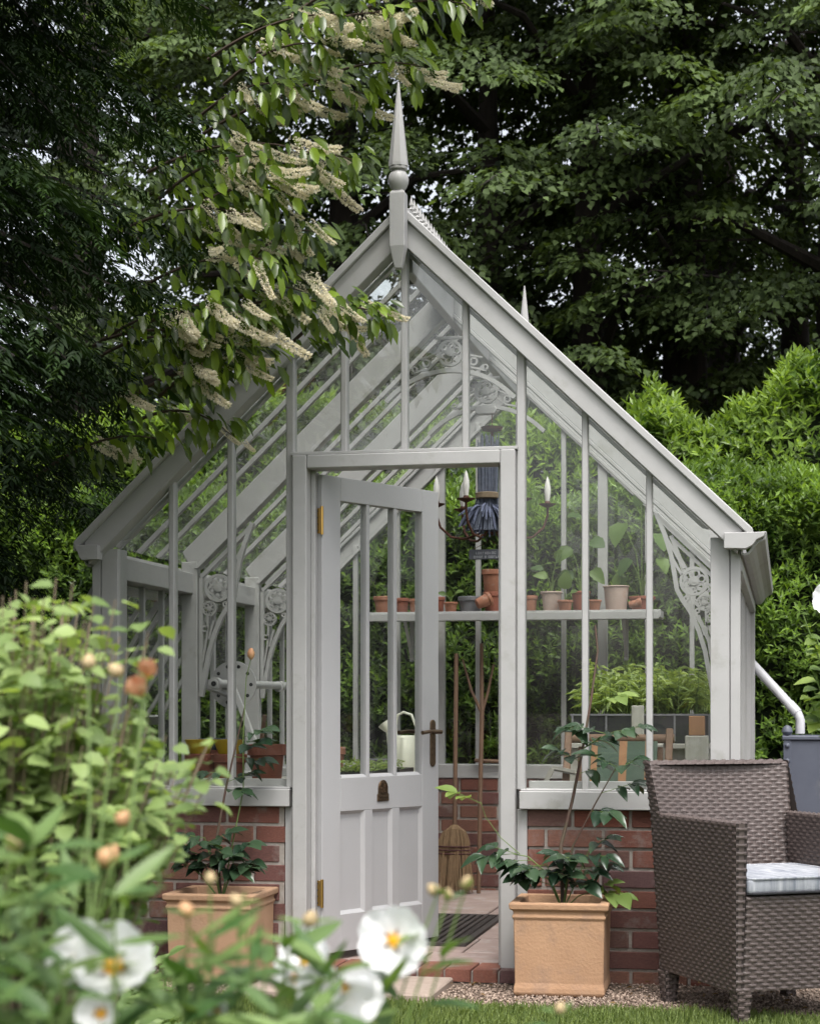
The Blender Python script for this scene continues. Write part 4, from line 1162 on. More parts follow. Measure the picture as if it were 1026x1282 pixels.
RL = [leaf_shape('leaf', 'leaf_rose', [(0, .01), (.12, .20), (.35, .30), (.6, .28), (.85, .13), (1, .005)], .3, .2),
      leaf_shape('leaf', 'leaf_rose', [(0, .01), (.12, .16), (.35, .26), (.6, .22), (.85, .1), (1, .005)], .5, .4)]
RY = [leaf_shape('leaf', 'leaf_rose_young', [(0, .01), (.12, .20), (.35, .30), (.6, .28), (.85, .13), (1, .005)], .3, .2)]
def rose(label, base, canes, seed, nlow):
    r = random.Random(seed)
    o = empty('climbing_rose', base); tag(o, label, 'rose')
    for ci, (pts, r0, leafs) in enumerate(canes):
        pts = [Vector(p) for p in pts]
        n = len(pts); rad = [r0 * (1 - .6 * i / (n - 1)) for i in range(n)]
        MB().tube(pts, rad, 7).build('cane', 'rose_stem' if r0 > .004 else 'green_stem', o, smooth=True)
        for t, side, young in leafs:
            f = t * (n - 1); i = min(int(f), n - 2); p = pts[i].lerp(pts[i + 1], f - i)
            a = r.uniform(0, 6.28); dr = Vector((side + r.uniform(-.3, .3), -abs(r.gauss(.35, .4)), r.uniform(-.1, .6))).normalized()
            pet = p + dr * r.uniform(.04, .07)
            MB().tube([p, pet, pet + dr * .05], .0018, 4).build('petiole', 'green_stem', o)
            lat = dr.cross(Vector((0, 0, 1))).normalized()
            for q, dd in ((pet, lat), (pet, -lat), (pet + dr * .045, lat), (pet + dr * .045, -lat), (pet + dr * .05, dr)):
                d2 = (dd * .8 + dr * .5 + Vector((0, 0, r.uniform(-.45, .1)))).normalized()
                ln = r.uniform(.065, .10)
                link('leaf', r.choice(RY if young else RL), o, q, rot_to(d2, Vector((r.uniform(-.3, .3), -.45, 1))), (ln, ln, ln))
    return o
EXTRA_R = [([(0, 0, 0), (.0, -.05, .10), (.02, -.08, .15)], .003, [(.5, 1, 0), (.7, -1, 0), (.99, 0, 0), (.9, 1, 0)]), ([(0, 0, 0), (-.06, .02, .12), (-.10, .0, .17)], .003, [(.6, -1, 0), (.99, -1, 0), (.8, 1, 0)]), ([(0, 0, 0), (.06, .03, .14), (.10, .02, .24)], .003, [(.6, 1, 0), (.99, 1, 0), (.8, -1, 0)]), ([(.07, .05, .62), (.13, .02, .66), (.2, .0, .69)], .003, [(.6, 1, 0), (.99, 1, 0), (.8, -1, 0)])]
rose('tall climbing rose with dark glossy leaves in the right-hand planter', (.672, -.245, GZ + .305),
     [([(0, 0, 0), (-.01, .02, .25), (.03, .05, .42), (.07, .05, .62), (.10, .06, .80), (.125, .08, 1.0), (.115, .08, 1.10)], .008,
       [(.42, 1, 0), (.46, -1, 0), (.55, -1, 0), (.5, 1, 0), (.66, 1, 1)]),
      ([(0, 0, 0), (.04, -.02, .25), (.13, -.03, .42), (.21, -.03, .56)], .005, [(.75, 1, 0), (.95, 1, 0), (.99, -1, 0), (.6, 1, 0)]),
      ([(0, 0, 0), (-.05, -.03, .14), (-.13, -.04, .21), (-.19, -.05, .22)], .004, [(.6, -1, 0), (.8, -1, 0), (1, -1, 0)]),
      ([(0, 0, 0), (.02, -.04, .12), (.08, -.05, .22)], .004, [(.5, 1, 0), (.7, -1, 0), (.6, 1, 0), (.8, 0, 0), (.99, 1, 0), (.9, -1, 0)]),
      ([(0, 0, 0), (-.03, -.05, .10), (-.06, -.06, .20)], .004, [(.5, -1, 0), (.7, 1, 0), (.6, -1, 0), (.8, 0, 0), (.99, 1, 0), (.9, -1, 0)]),
      ([(0, 0, 0), (.06, -.02, .06), (.12, -.03, .08)], .003, [(.7, 1, 1), (.99, 1, 1)]),
      ([(-.16, -.05, .22), (-.23, -.06, .28), (-.29, -.06, .36), (-.31, -.06, .42)], .002, [(.96, -1, 1)])] + EXTRA_R[1:], 3, 0)
rose('climbing rose with dark leaves and orange bud in the left-hand planter', (-.712, -.185, GZ + .305),
     [([(0, 0, 0), (-.03, .03, .25), (-.0, .06, .45), (.03, .08, .60), (.07, .09, .78)], .007, [(.5, 1, 0), (.62, -1, 0), (.55, 1, 0), (.72, 1, 0)]),
      ([(0, 0, 0), (.05, .0, .25), (.08, .04, .45), (.07, .07, .66), (.08, .08, .90), (.10, .08, .98)], .0035, [(.55, 1, 0), (.6, 1, 0)]),
      ([(0, 0, 0), (-.03, -.02, .15), (-.06, -.03, .26)], .004, [(.5, -1, 0), (.7, 1, 0), (.6, -1, 0), (.8, 0, 0), (.99, -1, 0), (.9, 1, 0)]),
      ([(0, 0, 0), (.05, -.02, .13), (.07, -.03, .22)], .004, [(.5, 1, 0), (.6, 1, 0), (.7, 0, 0), (.99, 1, 0), (.8, -1, 0)]),
      ([(0, 0, 0), (-.08, -.02, .11), (-.15, -.03, .16)], .004, [(.6, -1, 0), (.99, -1, 0), (.8, 1, 0)])] + EXTRA_R[:1], 8, 0)
_lr = [o for o in bpy.data.objects if o.name.startswith('climbing_rose')][-1]
MB().lathe([(.004, 0), (.014, .012), (.016, .028), (.010, .042), (.002, .048)], n=10).build('rosebud', 'bud_orange', _lr, smooth=True, loc=(.10, .08, .975))

# ------------------------------------------------------------------ wicker armchair
def wicker_chair():
    th = R_(31)
    fl_ = at(923, 1268, 6.27)
    loc = Vector((fl_.x, fl_.y, GZ)) - Matrix.Rotation(th, 3, 'Z') @ Vector((-.262, -.272, 0))
    c = empty('wicker_armchair', loc, th); tag(c, 'brown woven wicker armchair standing on the gravel by the lawn', 'armchair')
    def patch(b, bk, p00, p10, p11, p01, cu=.0235, cv=.0138, hgt=.0056, bow=0.0):
        p00, p10, p11, p01 = map(Vector, (p00, p10, p11, p01))
        lu = ((p10 - p00).length + (p11 - p01).length) / 2; lv = ((p01 - p00).length + (p11 - p10).length) / 2
        nu = max(1, round(lu / cu)); nv = max(1, round(lv / cv))
        nn = ((p10 - p00).cross(p01 - p00)).normalized()
        def P(u, v, h): 
            q = (p00 * (1 - u) + p10 * u) * (1 - v) + (p01 * (1 - u) + p11 * u) * v
            return q + nn * (h + bow * 4 * u * (1 - u))
        vs = []; fs = []
        G_ = 8
        for i in range(G_ + 1):
            for j in range(2):
                vs.append(P(i / G_, j, -.001))
        for i in range(G_): fs.append((2 * i, 2 * i + 2, 2 * i + 3, 2 * i + 1))
        bk.add(vs, fs)
        vs = []; fs = []
        for i in range(nu):
            for j in range(nv):
                k = len(vs)
                if (i + j) % 2 == 0:
                    u0, u1 = max(0, (i - .28)) / nu, min(nu, i + 1.28) / nu; v0, v1 = (j + .02) / nv, (j + .98) / nv
                    um0, um1 = (i + .25) / nu, (i + .75) / nu; vm = (j + .5) / nv
                    vs += [P(u0, v0, 0), P(u1, v0, 0), P(u1, v1, 0), P(u0, v1, 0), P(um0, vm - .22 / nv, hgt), P(um1, vm - .22 / nv, hgt), P(um1, vm + .22 / nv, hgt), P(um0, vm + .22 / nv, hgt)]
                    fs += [(k, k + 1, k + 5, k + 4), (k + 1, k + 2, k + 6, k + 5), (k + 2, k + 3, k + 7, k + 6), (k + 3, k, k + 4, k + 7), (k + 4, k + 5, k + 6, k + 7)]
                else:
                    u0, u1 = (i + .25) / nu, (i + .75) / nu; v0, v1 = max(0, j - .1) / nv, min(nv, j + 1.1) / nv
                    vs += [P(u0, v0, 0), P(u1, v0, 0), P(u1, v1, 0), P(u0, v1, 0), P((u0 + u1) / 2, v0, hgt * .4), P((u0 + u1) / 2, v1, hgt * .4)]
                    fs += [(k, k + 4, k + 5, k + 3), (k + 4, k + 1, k + 2, k + 5)]
        b.add(vs, fs)
    def panel(name, *quads, **kw):
        b = MB(); bk = MB()
        for q in quads: patch(b, bk, *q, **kw)
        me = b.mesh(name, 'wicker', fix=False)
        me.polygons.foreach_set("use_smooth", [True] * len(me.polygons))
        o = link(name, me, c)
        link('backing', bk.mesh('backing', 'wicker_back', fix=False), o)
        return o
    A = .045; ZA, ZB, ZD = .69, .115, .438
    f0, k0 = -.30, .29           # front, back at floor
    W0, W1 = .285, .29          # half width at the bottom, at the arms
    AB = (W1, .35, ZA); TB = (.295, .375, .885)
    for s in (-1, 1):
        fb = (s * W0, f0, ZB); bb = (s * W0 * .94, k0, ZB); bt = (s * W1, .325, ZA); ft = (s * W1, f0 - .01, ZA); tb = (s * TB[0], TB[1], TB[2])
        ibt = (s * (W1 - A), .26, ZA); ift = (s * (W1 - A), f0 - .01, ZA); id_f = (s * (W1 - A), f0, ZD); id_b = (s * (W1 - A), .24, ZD)
        tf = (s * TB[0], .33, TB[2])
        if s < 0:
            panel('side_panel', (bb, fb, ft, bt))
            panel('arm_top', (ft, ift, ibt, bt), cu=.02, cv=.016)
            panel('arm_inside', (id_f, id_b, ibt, ift))
            panel('arm_front', (fb, (s * (W0 - A + .02), f0, ZB), ift, ft))
            panel('wing', ((s * W1, .325, ZA), (s * (W1 - .0), .25, ZA), tf, tb))
        else:
            panel('side_panel', (fb, bb, bt, ft))
            panel('arm_top', (ift, ft, bt, ibt), cu=.02, cv=.016)
            panel('arm_inside', (id_b, id_f, ift, ibt))
            panel('arm_front', ((s * (W0 - A + .02), f0, ZB), fb, ft, ift))
            panel('wing', ((s * (W1 - .0), .25, ZA), (s * W1, .325, ZA), tb, tf))
    # front apron between the arms, seat deck
    panel('apron', ((-(W0 - A + .02), f0, ZB), ((W0 - A + .02), f0, ZB), ((W1 - A), f0, ZD), (-(W1 - A), f0, ZD)))
    panel('seat_deck', ((-(W1 - A), f0, ZD), ((W1 - A), f0, ZD), ((W1 - A), .24, ZD), (-(W1 - A), .24, ZD)), cu=.03, cv=.03)
    # back: inside, top, outside
    panel('backrest', ((-(W1 - .02), .235, ZD), ((W1 - .02), .235, ZD), (.295, .33, .872), (-.295, .33, .872)), bow=-.03)
    panel('back_top', ((-.295, .33, .872), (.295, .33, .872), (.295, .375, .885), (-.295, .375, .885)), cu=.02, cv=.014)
    panel('back_outside', ((W0 * .94, k0, ZB), (-W0 * .94, k0, ZB), (-W1, .325, ZA), (W1, .325, ZA)), ((W1, .325, ZA), (-W1, .325, ZA), (-.295, .375, .885), (.295, .375, .885)))
    MB().box(-W0 + .03, W0 - .03, f0 + .03, k0 - .03, ZB - .002, ZB + .01).build('underframe', 'wicker_back', c)
    for sx in (-1, 1):
        for y in (f0 + .028, k0 - .035):
            b = MB(); bk = MB(); h0, h1 = .020, .030
            x = sx * (W0 - .034)
            cn = [(-1, -1), (1, -1), (1, 1), (-1, 1)]
            for q in range(4):
                a_, b_ = cn[q], cn[(q + 1) % 4]
                patch(b, bk, (x + a_[0] * h0, y + a_[1] * h0, 0), (x + b_[0] * h0, y + b_[1] * h0, 0), (x + b_[0] * h1, y + b_[1] * h1, ZB + .004), (x + a_[0] * h1, y + a_[1] * h1, ZB + .004))
            me = b.mesh('leg', 'wicker', fix=False)
            o = link('leg', me, c); link('backing', bk.mesh('backing', 'wicker_back', fix=False), o)
    cu = empty('seat_cushion', loc + Matrix.Rotation(th, 3, 'Z') @ Vector((0, -.03, ZD + .004)), th); tag(cu, 'pale grey mottled cushion on the wicker armchair seat', 'cushion')
    b = MB(); b.box(-.243, .243, -.285, .22, .004, .060)
    me = b.mesh('pad', 'cushion', bevel=.016, seg=4, smooth=True); link('pad', me, cu)
    for z in (.008, .058):
        pts = []
        for x, y in ((-.239, -.27), (-.223, -.286), (.223, -.286), (.239, -.27), (.239, .205), (.223, .221), (-.223, .221), (-.239, .205), (-.239, -.27)): pts.append((x, y, z))
        MB().tube(pts, .0045, 6).build('piping', 'cushion_piping' if z < .03 else 'cushion', cu, smooth=True)
wicker_chair()

# ------------------------------------------------------------------ water tank
tk = empty('water_tank', (xat(980, 2.85) + .256, 3.1, GZ)); tag(tk, 'blue-grey riveted metal water tank behind the wicker armchair', 'water tank')
H = .915
b = MB(); b.box(-.25, .25, -.25, .25, 0, H); b.build('body', 'zinc', tk, bevel=.006)
b = MB(); b.box(-.262, .262, -.262, .262, H + .0005, H + .022); b.build('rim', 'zinc', tk, bevel=.004)
b = MB()
b.box(-.2555, -.215, -.2555, -.2505, .0, H - .001); b.box(.215, .2555, -.2555, -.2505, 0, H - .001); b.build('corner_strap', 'zinc', tk, bevel=.002)
for x in (-.235, .235):
    for k in range(11):
        z = .05 + k * .0835
        MB().lathe([(.015, 0), (.013, .006), (.007, .010), (.001, .011)], n=10).build('rivet', 'zinc', tk, smooth=True, loc=(x, -.256, z), rot=(R_(90), 0, 0))
MB().lathe([(.004, 0), (.022, .006), (.030, .022), (.024, .044), (.010, .056), (.001, .058)], n=14).build('knob', 'zinc', tk, smooth=True, loc=(-.235, -.2, H + .022))
# ------------------------------------------------------------------ vegetation
def vnoise(x, y, seed=0):
    """cheap smooth noise from a few sines, about -1..1"""
    r = np.random.default_rng(seed); s = 0
    for k in range(6):
        a = r.uniform(0, 6.28); f = r.uniform(.7, 3.2); p = r.uniform(0, 6.28)
        s = s + np.sin((np.cos(a) * x + np.sin(a) * y) * f * 2 + p)
    return s / 3.2

def hedge(name, label, x0, x1, y0, y1, hfun, n, m, seed, leafL=(.045, .075), tone_bias=0.0, group=None):
    r = np.random.default_rng(seed)
    o = empty(name, ((x0 + x1) / 2, (y0 + y1) / 2, GZ)); tag(o, label, 'hedge', group)
    # solid dark box added inside to block the view through the leaves
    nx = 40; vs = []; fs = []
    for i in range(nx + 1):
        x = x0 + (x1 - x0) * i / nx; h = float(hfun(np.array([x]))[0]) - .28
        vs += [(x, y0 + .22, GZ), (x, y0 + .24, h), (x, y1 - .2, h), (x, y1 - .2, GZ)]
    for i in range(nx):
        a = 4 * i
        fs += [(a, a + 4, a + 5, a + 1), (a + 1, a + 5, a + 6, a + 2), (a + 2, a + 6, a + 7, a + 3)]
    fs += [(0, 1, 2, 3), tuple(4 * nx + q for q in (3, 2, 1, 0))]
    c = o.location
    MB().add([(v[0] - c.x, v[1] - c.y, v[2] - c.z) for v in vs], fs).build('dark_core', 'hedge_core', o)
    # shoots on front face and top
    nt_ = int(n * .34); nf = n - nt_
    fx = r.uniform(x0, x1, nf); hf = hfun(fx)
    fz = GZ + .05 + (hf - GZ - .05) * r.uniform(0, 1, nf) ** .85
    dep = np.abs(r.normal(0, .10, nf))
    bul = .13 * vnoise(fx * 1.4, fz * 1.7, seed)
    fy = y0 + dep - bul + .10 * np.clip((fz - hf + .5) / .5, 0, 1) ** 2
    tx = r.uniform(x0, x1, nt_); ht = hfun(tx); ty = r.uniform(y0, y1, nt_)
    td = np.abs(r.normal(0, .08, nt_))
    tz = ht - td + .10 * vnoise(tx * 2.2, ty * 2.2, seed + 1) - .12 * np.clip((y0 + .2 - ty) / .2, 0, 1)
    base = np.concatenate([np.column_stack([fx, fy, fz]), np.column_stack([tx, ty, tz])])
    axis = np.concatenate([np.column_stack([r.normal(0, .45, nf), -r.uniform(.25, 1, nf), r.uniform(.1, 1.1, nf)]),
                           np.column_stack([r.normal(0, .35, nt_), r.normal(-.2, .35, nt_), r.uniform(.7, 1.2, nt_)])])
    axis = nrm(axis)
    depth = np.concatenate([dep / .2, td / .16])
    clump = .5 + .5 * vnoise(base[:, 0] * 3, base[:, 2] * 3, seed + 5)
    K = 8
    t = np.linspace(.05, 1, K)[None, :, None]
    SLn = r.uniform(.08, .15, len(base))[:, None, None]
    P = base[:, None, :] + axis[:, None, :] * t * SLn
    ref = nrm(np.cross(axis, r.normal(0, 1, axis.shape))); b2 = np.cross(axis, ref)
    ang = np.arange(K)[None, :] * 2.4 + r.uniform(0, 6.28, len(base))[:, None]
    rad = ref[:, None] * np.cos(ang)[..., None] + b2[:, None] * np.sin(ang)[..., None]
    open_ = (1.15 - .75 * t)
    D = axis[:, None, :] * (.35 + .6 * t) + rad * open_ + np.array([0, 0, .1])
    N = axis[:, None, :] * 1.0 - rad * .5 + np.array([0, 0, .5])
    P = P.reshape(-1, 3); D = D.reshape(-1, 3); N = np.broadcast_to(N, (len(base), K, 3)).reshape(-1, 3) + r.normal(0, .2, (len(P), 3))
    Ln = r.uniform(*leafL, len(P)) * np.tile(1.05 - .35 * np.linspace(0, 1, K), len(base)); Wd = Ln * r.uniform(.30, .42, len(P))
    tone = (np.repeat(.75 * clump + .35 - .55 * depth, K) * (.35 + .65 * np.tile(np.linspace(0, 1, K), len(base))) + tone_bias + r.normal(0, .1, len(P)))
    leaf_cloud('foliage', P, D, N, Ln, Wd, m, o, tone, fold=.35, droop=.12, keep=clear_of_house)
    return o
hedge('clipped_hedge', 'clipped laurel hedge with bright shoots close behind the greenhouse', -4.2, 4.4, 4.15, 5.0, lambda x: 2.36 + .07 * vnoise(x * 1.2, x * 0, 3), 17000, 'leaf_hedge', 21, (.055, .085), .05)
def tallh(x):
    return np.interp(x, [-5, -2.2, -.5, .42, .6, .8, .95, 1.08, 1.2, 1.35, 1.55, 1.75, 2.3, 3.2, 5.2], [3.0, 3.15, 3.0, 3.02, 3.12, 3.0, 2.84, 2.90, 3.04, 3.10, 3.30, 3.34, 3.40, 3.25, 3.3]) + .05 * vnoise(x * 2.3, x * 0, 9)
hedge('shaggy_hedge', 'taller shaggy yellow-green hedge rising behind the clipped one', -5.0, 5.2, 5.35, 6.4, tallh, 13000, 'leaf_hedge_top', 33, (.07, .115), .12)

def bough_leaves(r, base, dirs, lens, k, leafL, droop=.45, spread=.34, flat=.2):
    B = len(base)
    t = r.uniform(.08, 1, (B, k)) ** .8
    ls = lens[:, None]
    s = r.normal(0, 1, (B, k)) * spread * ls * (1.05 - .6 * t)
    side = nrm(np.cross(dirs, [0, 0, 1.0]))
    z = (.12 * t - droop * t * t) * ls - np.abs(s) * .30 + r.normal(0, .035, (B, k))
    P = base[:, None] + dirs[:, None] * (t * ls)[..., None] + side[:, None] * s[..., None]
    P[..., 2] += z
    sg = np.sign(s)[..., None]
    D = dirs[:, None] * .55 + side[:, None] * sg * .6 + r.normal(0, .3, (B, k, 3)); D[..., 2] -= .55
    N = r.normal(0, .38, (B, k, 3)); N[..., 2] += 1; N += dirs[:, None] * .25
    L = r.uniform(*leafL, (B, k))
    return P.reshape(-1, 3), D.reshape(-1, 3), N.reshape(-1, 3), L.reshape(-1), t.reshape(-1)

def broadleaf(name, label, x, y, H, R0, zc0, nb, k, m, seed, leafL=(.07, .11), trunk=.2, tone=(0.0, .9), nlimb=9, full=False, group=None, lean=0.0):
    r = np.random.default_rng(seed)
    o = empty(name, (x, y, GZ)); tag(o, label, 'tree', group)
    b = MB(); hh = H * .86
    pts = [(0, 0, -.05), (lean * .2, .02, H * .25), (lean * .5, 0, H * .5), (lean, .05, hh)]
    b.tube(pts, [trunk * 1.25, trunk, trunk * .8, trunk * .25], 10); b.build('trunk', 'bark', o, smooth=True)
    bb = MB()
    for i in range(nlimb):
        z = zc0 * .8 + (hh - zc0) * i / nlimb; a = i * 2.4 + r.uniform(-.3, .3); l = R0 * r.uniform(.6, .9)
        f = z / hh
        p0 = Vector((lean * f, 0, z))
        p1 = p0 + Vector((math.cos(a) * l * .5, math.sin(a) * l * .5, l * .25)); p2 = p0 + Vector((math.cos(a) * l, math.sin(a) * l, l * .22))
        bb.tube([p0, p1, p2], [trunk * .35, trunk * .2, trunk * .06], 6)
    bb.build('limbs', 'bark', o, smooth=True)
    # boughs spread through the crown, most near its surface
    a = r.uniform(0, 2 * math.pi, nb)
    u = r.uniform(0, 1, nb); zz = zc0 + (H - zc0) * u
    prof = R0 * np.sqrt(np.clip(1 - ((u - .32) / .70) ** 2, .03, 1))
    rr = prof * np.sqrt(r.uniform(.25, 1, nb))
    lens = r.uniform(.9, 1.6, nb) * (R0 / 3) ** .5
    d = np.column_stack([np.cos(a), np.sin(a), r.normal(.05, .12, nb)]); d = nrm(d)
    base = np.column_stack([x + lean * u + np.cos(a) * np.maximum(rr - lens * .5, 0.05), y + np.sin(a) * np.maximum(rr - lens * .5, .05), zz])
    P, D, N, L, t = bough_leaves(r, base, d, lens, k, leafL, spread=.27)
    tn = tone[0] + (tone[1] - tone[0]) * np.clip(.1 + .75 * t * np.repeat(r.uniform(.3, 1, nb), k) + r.normal(0, .12, len(t)), 0, 1)  # lighter bough tips, darker insides: crown light and shade put into leaf tone
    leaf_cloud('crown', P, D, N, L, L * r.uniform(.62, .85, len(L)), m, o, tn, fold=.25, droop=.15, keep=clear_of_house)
    tw = MB()
    for i in range(0, nb, 3):
        p0 = Vector(base[i]) - o.location; dv = Vector(d[i]); l = float(lens[i])
        tw.tube([p0, p0 + dv * l * .5 + Vector((0, 0, -.05 * l)), p0 + dv * l * .95 + Vector((0, 0, -.30 * l))], [.014, .009, .003], 4)
    tag(tw.build('twigs', 'bark', o), kind='stuff')
    return o
def wpos(px, d):
    p = at(px, 890, d); return p.x, p.y
TG = 'trees behind the hedge'
spec = [  # px, d, H, R, zc0, trunk, label
    (735, 16.5, 9.5, 2.9, 3.7, .17, 'slim dark tree with layered drooping leaves right of the finial'),
    (857, 17.5, 11., 3.0, 4.0, .24, 'stout dark-trunked tree above the dip in the hedge'),
    (905, 20.0, 11., 3.2, 4.2, .22, 'second thick trunk just right of the stoutest one'),
    (1045, 16.0, 9.5, 2.6, 3.5, .20, 'tree with pale drooping sprays at the right edge'),
    (995, 19.0, 10., 2.8, 3.4, .18, 'leafy tree between the second trunk and the right edge'),
    (610, 17.0, 9.5, 2.8, 3.3, .18, 'leafy tree directly behind the small rear finial'),
    (430, 17.0, 10., 2.8, 2.6, .2, 'tree behind the glasshouse ridge, left of the tall finial'),
    (110, 18.0, 10., 3.0, 2.5, .2, 'tree showing in the gaps of the dark conifer'),
]
for i, (px, d, H, R0, zc, tr, lb) in enumerate(spec):
    x, y = wpos(px, d)
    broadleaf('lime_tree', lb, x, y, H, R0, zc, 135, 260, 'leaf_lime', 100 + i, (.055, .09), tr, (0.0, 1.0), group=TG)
spec2 = [(560, 24, 6.4, 3.6, .5, 'shadowy tree far behind the rear finial'), (760, 25, 6.4, 3.8, .5, 'shadowy far tree filling the gap left of the stout trunk'),
         (960, 25, 6.0, 3.6, .5, 'shadowy far tree behind the tall hedge at right'), (1120, 23, 6.0, 3.4, .5, 'shadowy far tree at the far right margin'),
         (370, 24, 6.4, 3.6, .5, 'shadowy far tree behind the left roof slope'), (80, 24, 11., 3.6, .5, 'shadowy far tree behind the left conifer')]
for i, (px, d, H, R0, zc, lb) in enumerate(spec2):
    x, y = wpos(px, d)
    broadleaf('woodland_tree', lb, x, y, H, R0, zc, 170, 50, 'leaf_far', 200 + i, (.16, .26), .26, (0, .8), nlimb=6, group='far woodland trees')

# ---- dark conifer on the left
def conifer(name, label, x, y, H, R0, z0, nb, seed, xmin=None, group=None, cone=1.0):
    r = np.random.default_rng(seed)
    KEEP = lambda p: clear_of_house(p) & (p[:, 0] < np.minimum(-1.36 + .74 * np.maximum(p[:, 2] - 1.60, 0), -.62) - .35 * (p[:, 1] + .6)) & ((p[:, 1] > -3.3) | (p[:, 0] < -1.2))
    o = empty(name, (x, y, GZ)); tag(o, label, 'conifer', group)
    b = MB(); b.tube([(0, 0, -.05), (0, 0, H * .5), (0, 0, H)], [.22, .15, .03], 10); b.build('trunk', 'bark', o, smooth=True)
    a = r.uniform(0, 2 * math.pi, nb); u = r.uniform(0, 1, nb) ** 1.1; z = z0 + (H - z0) * u
    Lb = R0 * (1 - u * .75 * cone) * r.uniform(.62, 1.05, nb)
    d = np.column_stack([np.cos(a), np.sin(a), np.zeros(nb)])
    pts_b = MB()
    Pb = []; Db = []; Nb = []; Lb_ = []; Tn = []
    side = nrm(np.cross(d, [0, 0, 1.0]))
    M = 30                                              # branchlets on each bough
    for i in range(nb):
        t = np.linspace(.18, 1, M); l = Lb[i]
        cz = l * (.18 * t - .42 * t * t)
        c = np.array([x, y, z[i]]) + d[i] * (t * l)[:, None]; c[:, 2] += cz
        if i % 2 == 0:
            loc = [Vector(c[q]) - o.location for q in (0, M // 2, M - 1)]
            if KEEP(c).all(): pts_b.tube([Vector((0, 0, z[i] - GZ))] + loc, [.02, .016, .010, .003], 4)
        sgn = np.where(np.arange(M) % 2 == 0, 1, -1)
        bl = (.13 + .30 * (1 - t) ** .6) * l * r.uniform(.5, 1.0, M) * .75 + .05
        bd = side[i] * sgn[:, None] * .85 + d[i] * .62 + r.normal(0, .14, (M, 3)); bd[:, 2] -= .25; bd = nrm(bd)
        Q = 19
        q = np.linspace(.08, 1, Q)
        C = c[:, None] + bd[:, None] * (q[None] * bl[:, None])[..., None]
        C[..., 2] -= .35 * (q[None] ** 2) * bl[:, None]
        sd2 = nrm(np.cross(bd, [0, 0, 1.0]))
        s2 = np.where(np.arange(Q) % 2 == 0, 1, -1)
        DD = bd[:, None] * .8 + sd2[:, None] * s2[None, :, None] * .55 + r.normal(0, .12, (M, Q, 3)); DD[..., 2] -= .22
        NN = r.normal(0, .25, (M, Q, 3)); NN[..., 2] += 1
        Pb.append(C.reshape(-1, 3)); Db.append(DD.reshape(-1, 3)); Nb.append(NN.reshape(-1, 3))
        Lb_.append((.032 + .03 * (1 - q))[None].repeat(M, 0).reshape(-1))
        Tn.append((np.clip((t[:, None] ** 2) * (.15 + .85 * q[None] ** 2), 0, 1) * r.uniform(.15, 1)).reshape(-1))  # near-black inside, green at the tips: the crown's shade put into leaf tone
    P = np.concatenate(Pb); D = np.concatenate(Db); N = np.concatenate(Nb); L = np.concatenate(Lb_) * r.uniform(.7, 1.15, len(P)); T = np.concatenate(Tn)
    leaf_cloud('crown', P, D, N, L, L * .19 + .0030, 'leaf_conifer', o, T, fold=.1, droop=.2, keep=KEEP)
    pts_b.build('branches', 'bark', o)
    return o
conifer('hemlock_tree', 'dark feathery conifer overhanging the left roof slope', -1.95, -1.45, 9.5, 2.1, .9, 720, 5, cone=.6, group='conifers on the left')  # crown kept broad high above the view so it shades the left gable
conifer('hemlock_tree', 'conifer out of view on the left, added to shade the left side', -2.6, -3.0, 8.0, 1.9, .4, 200, 6, group='conifers on the left')  # unseen tree added to block light from the left
conifer('hemlock_tree', 'dark conifer beside the left wall of the glasshouse', -2.7, 1.2, 8.0, 1.9, .3, 240, 8, group='conifers on the left')

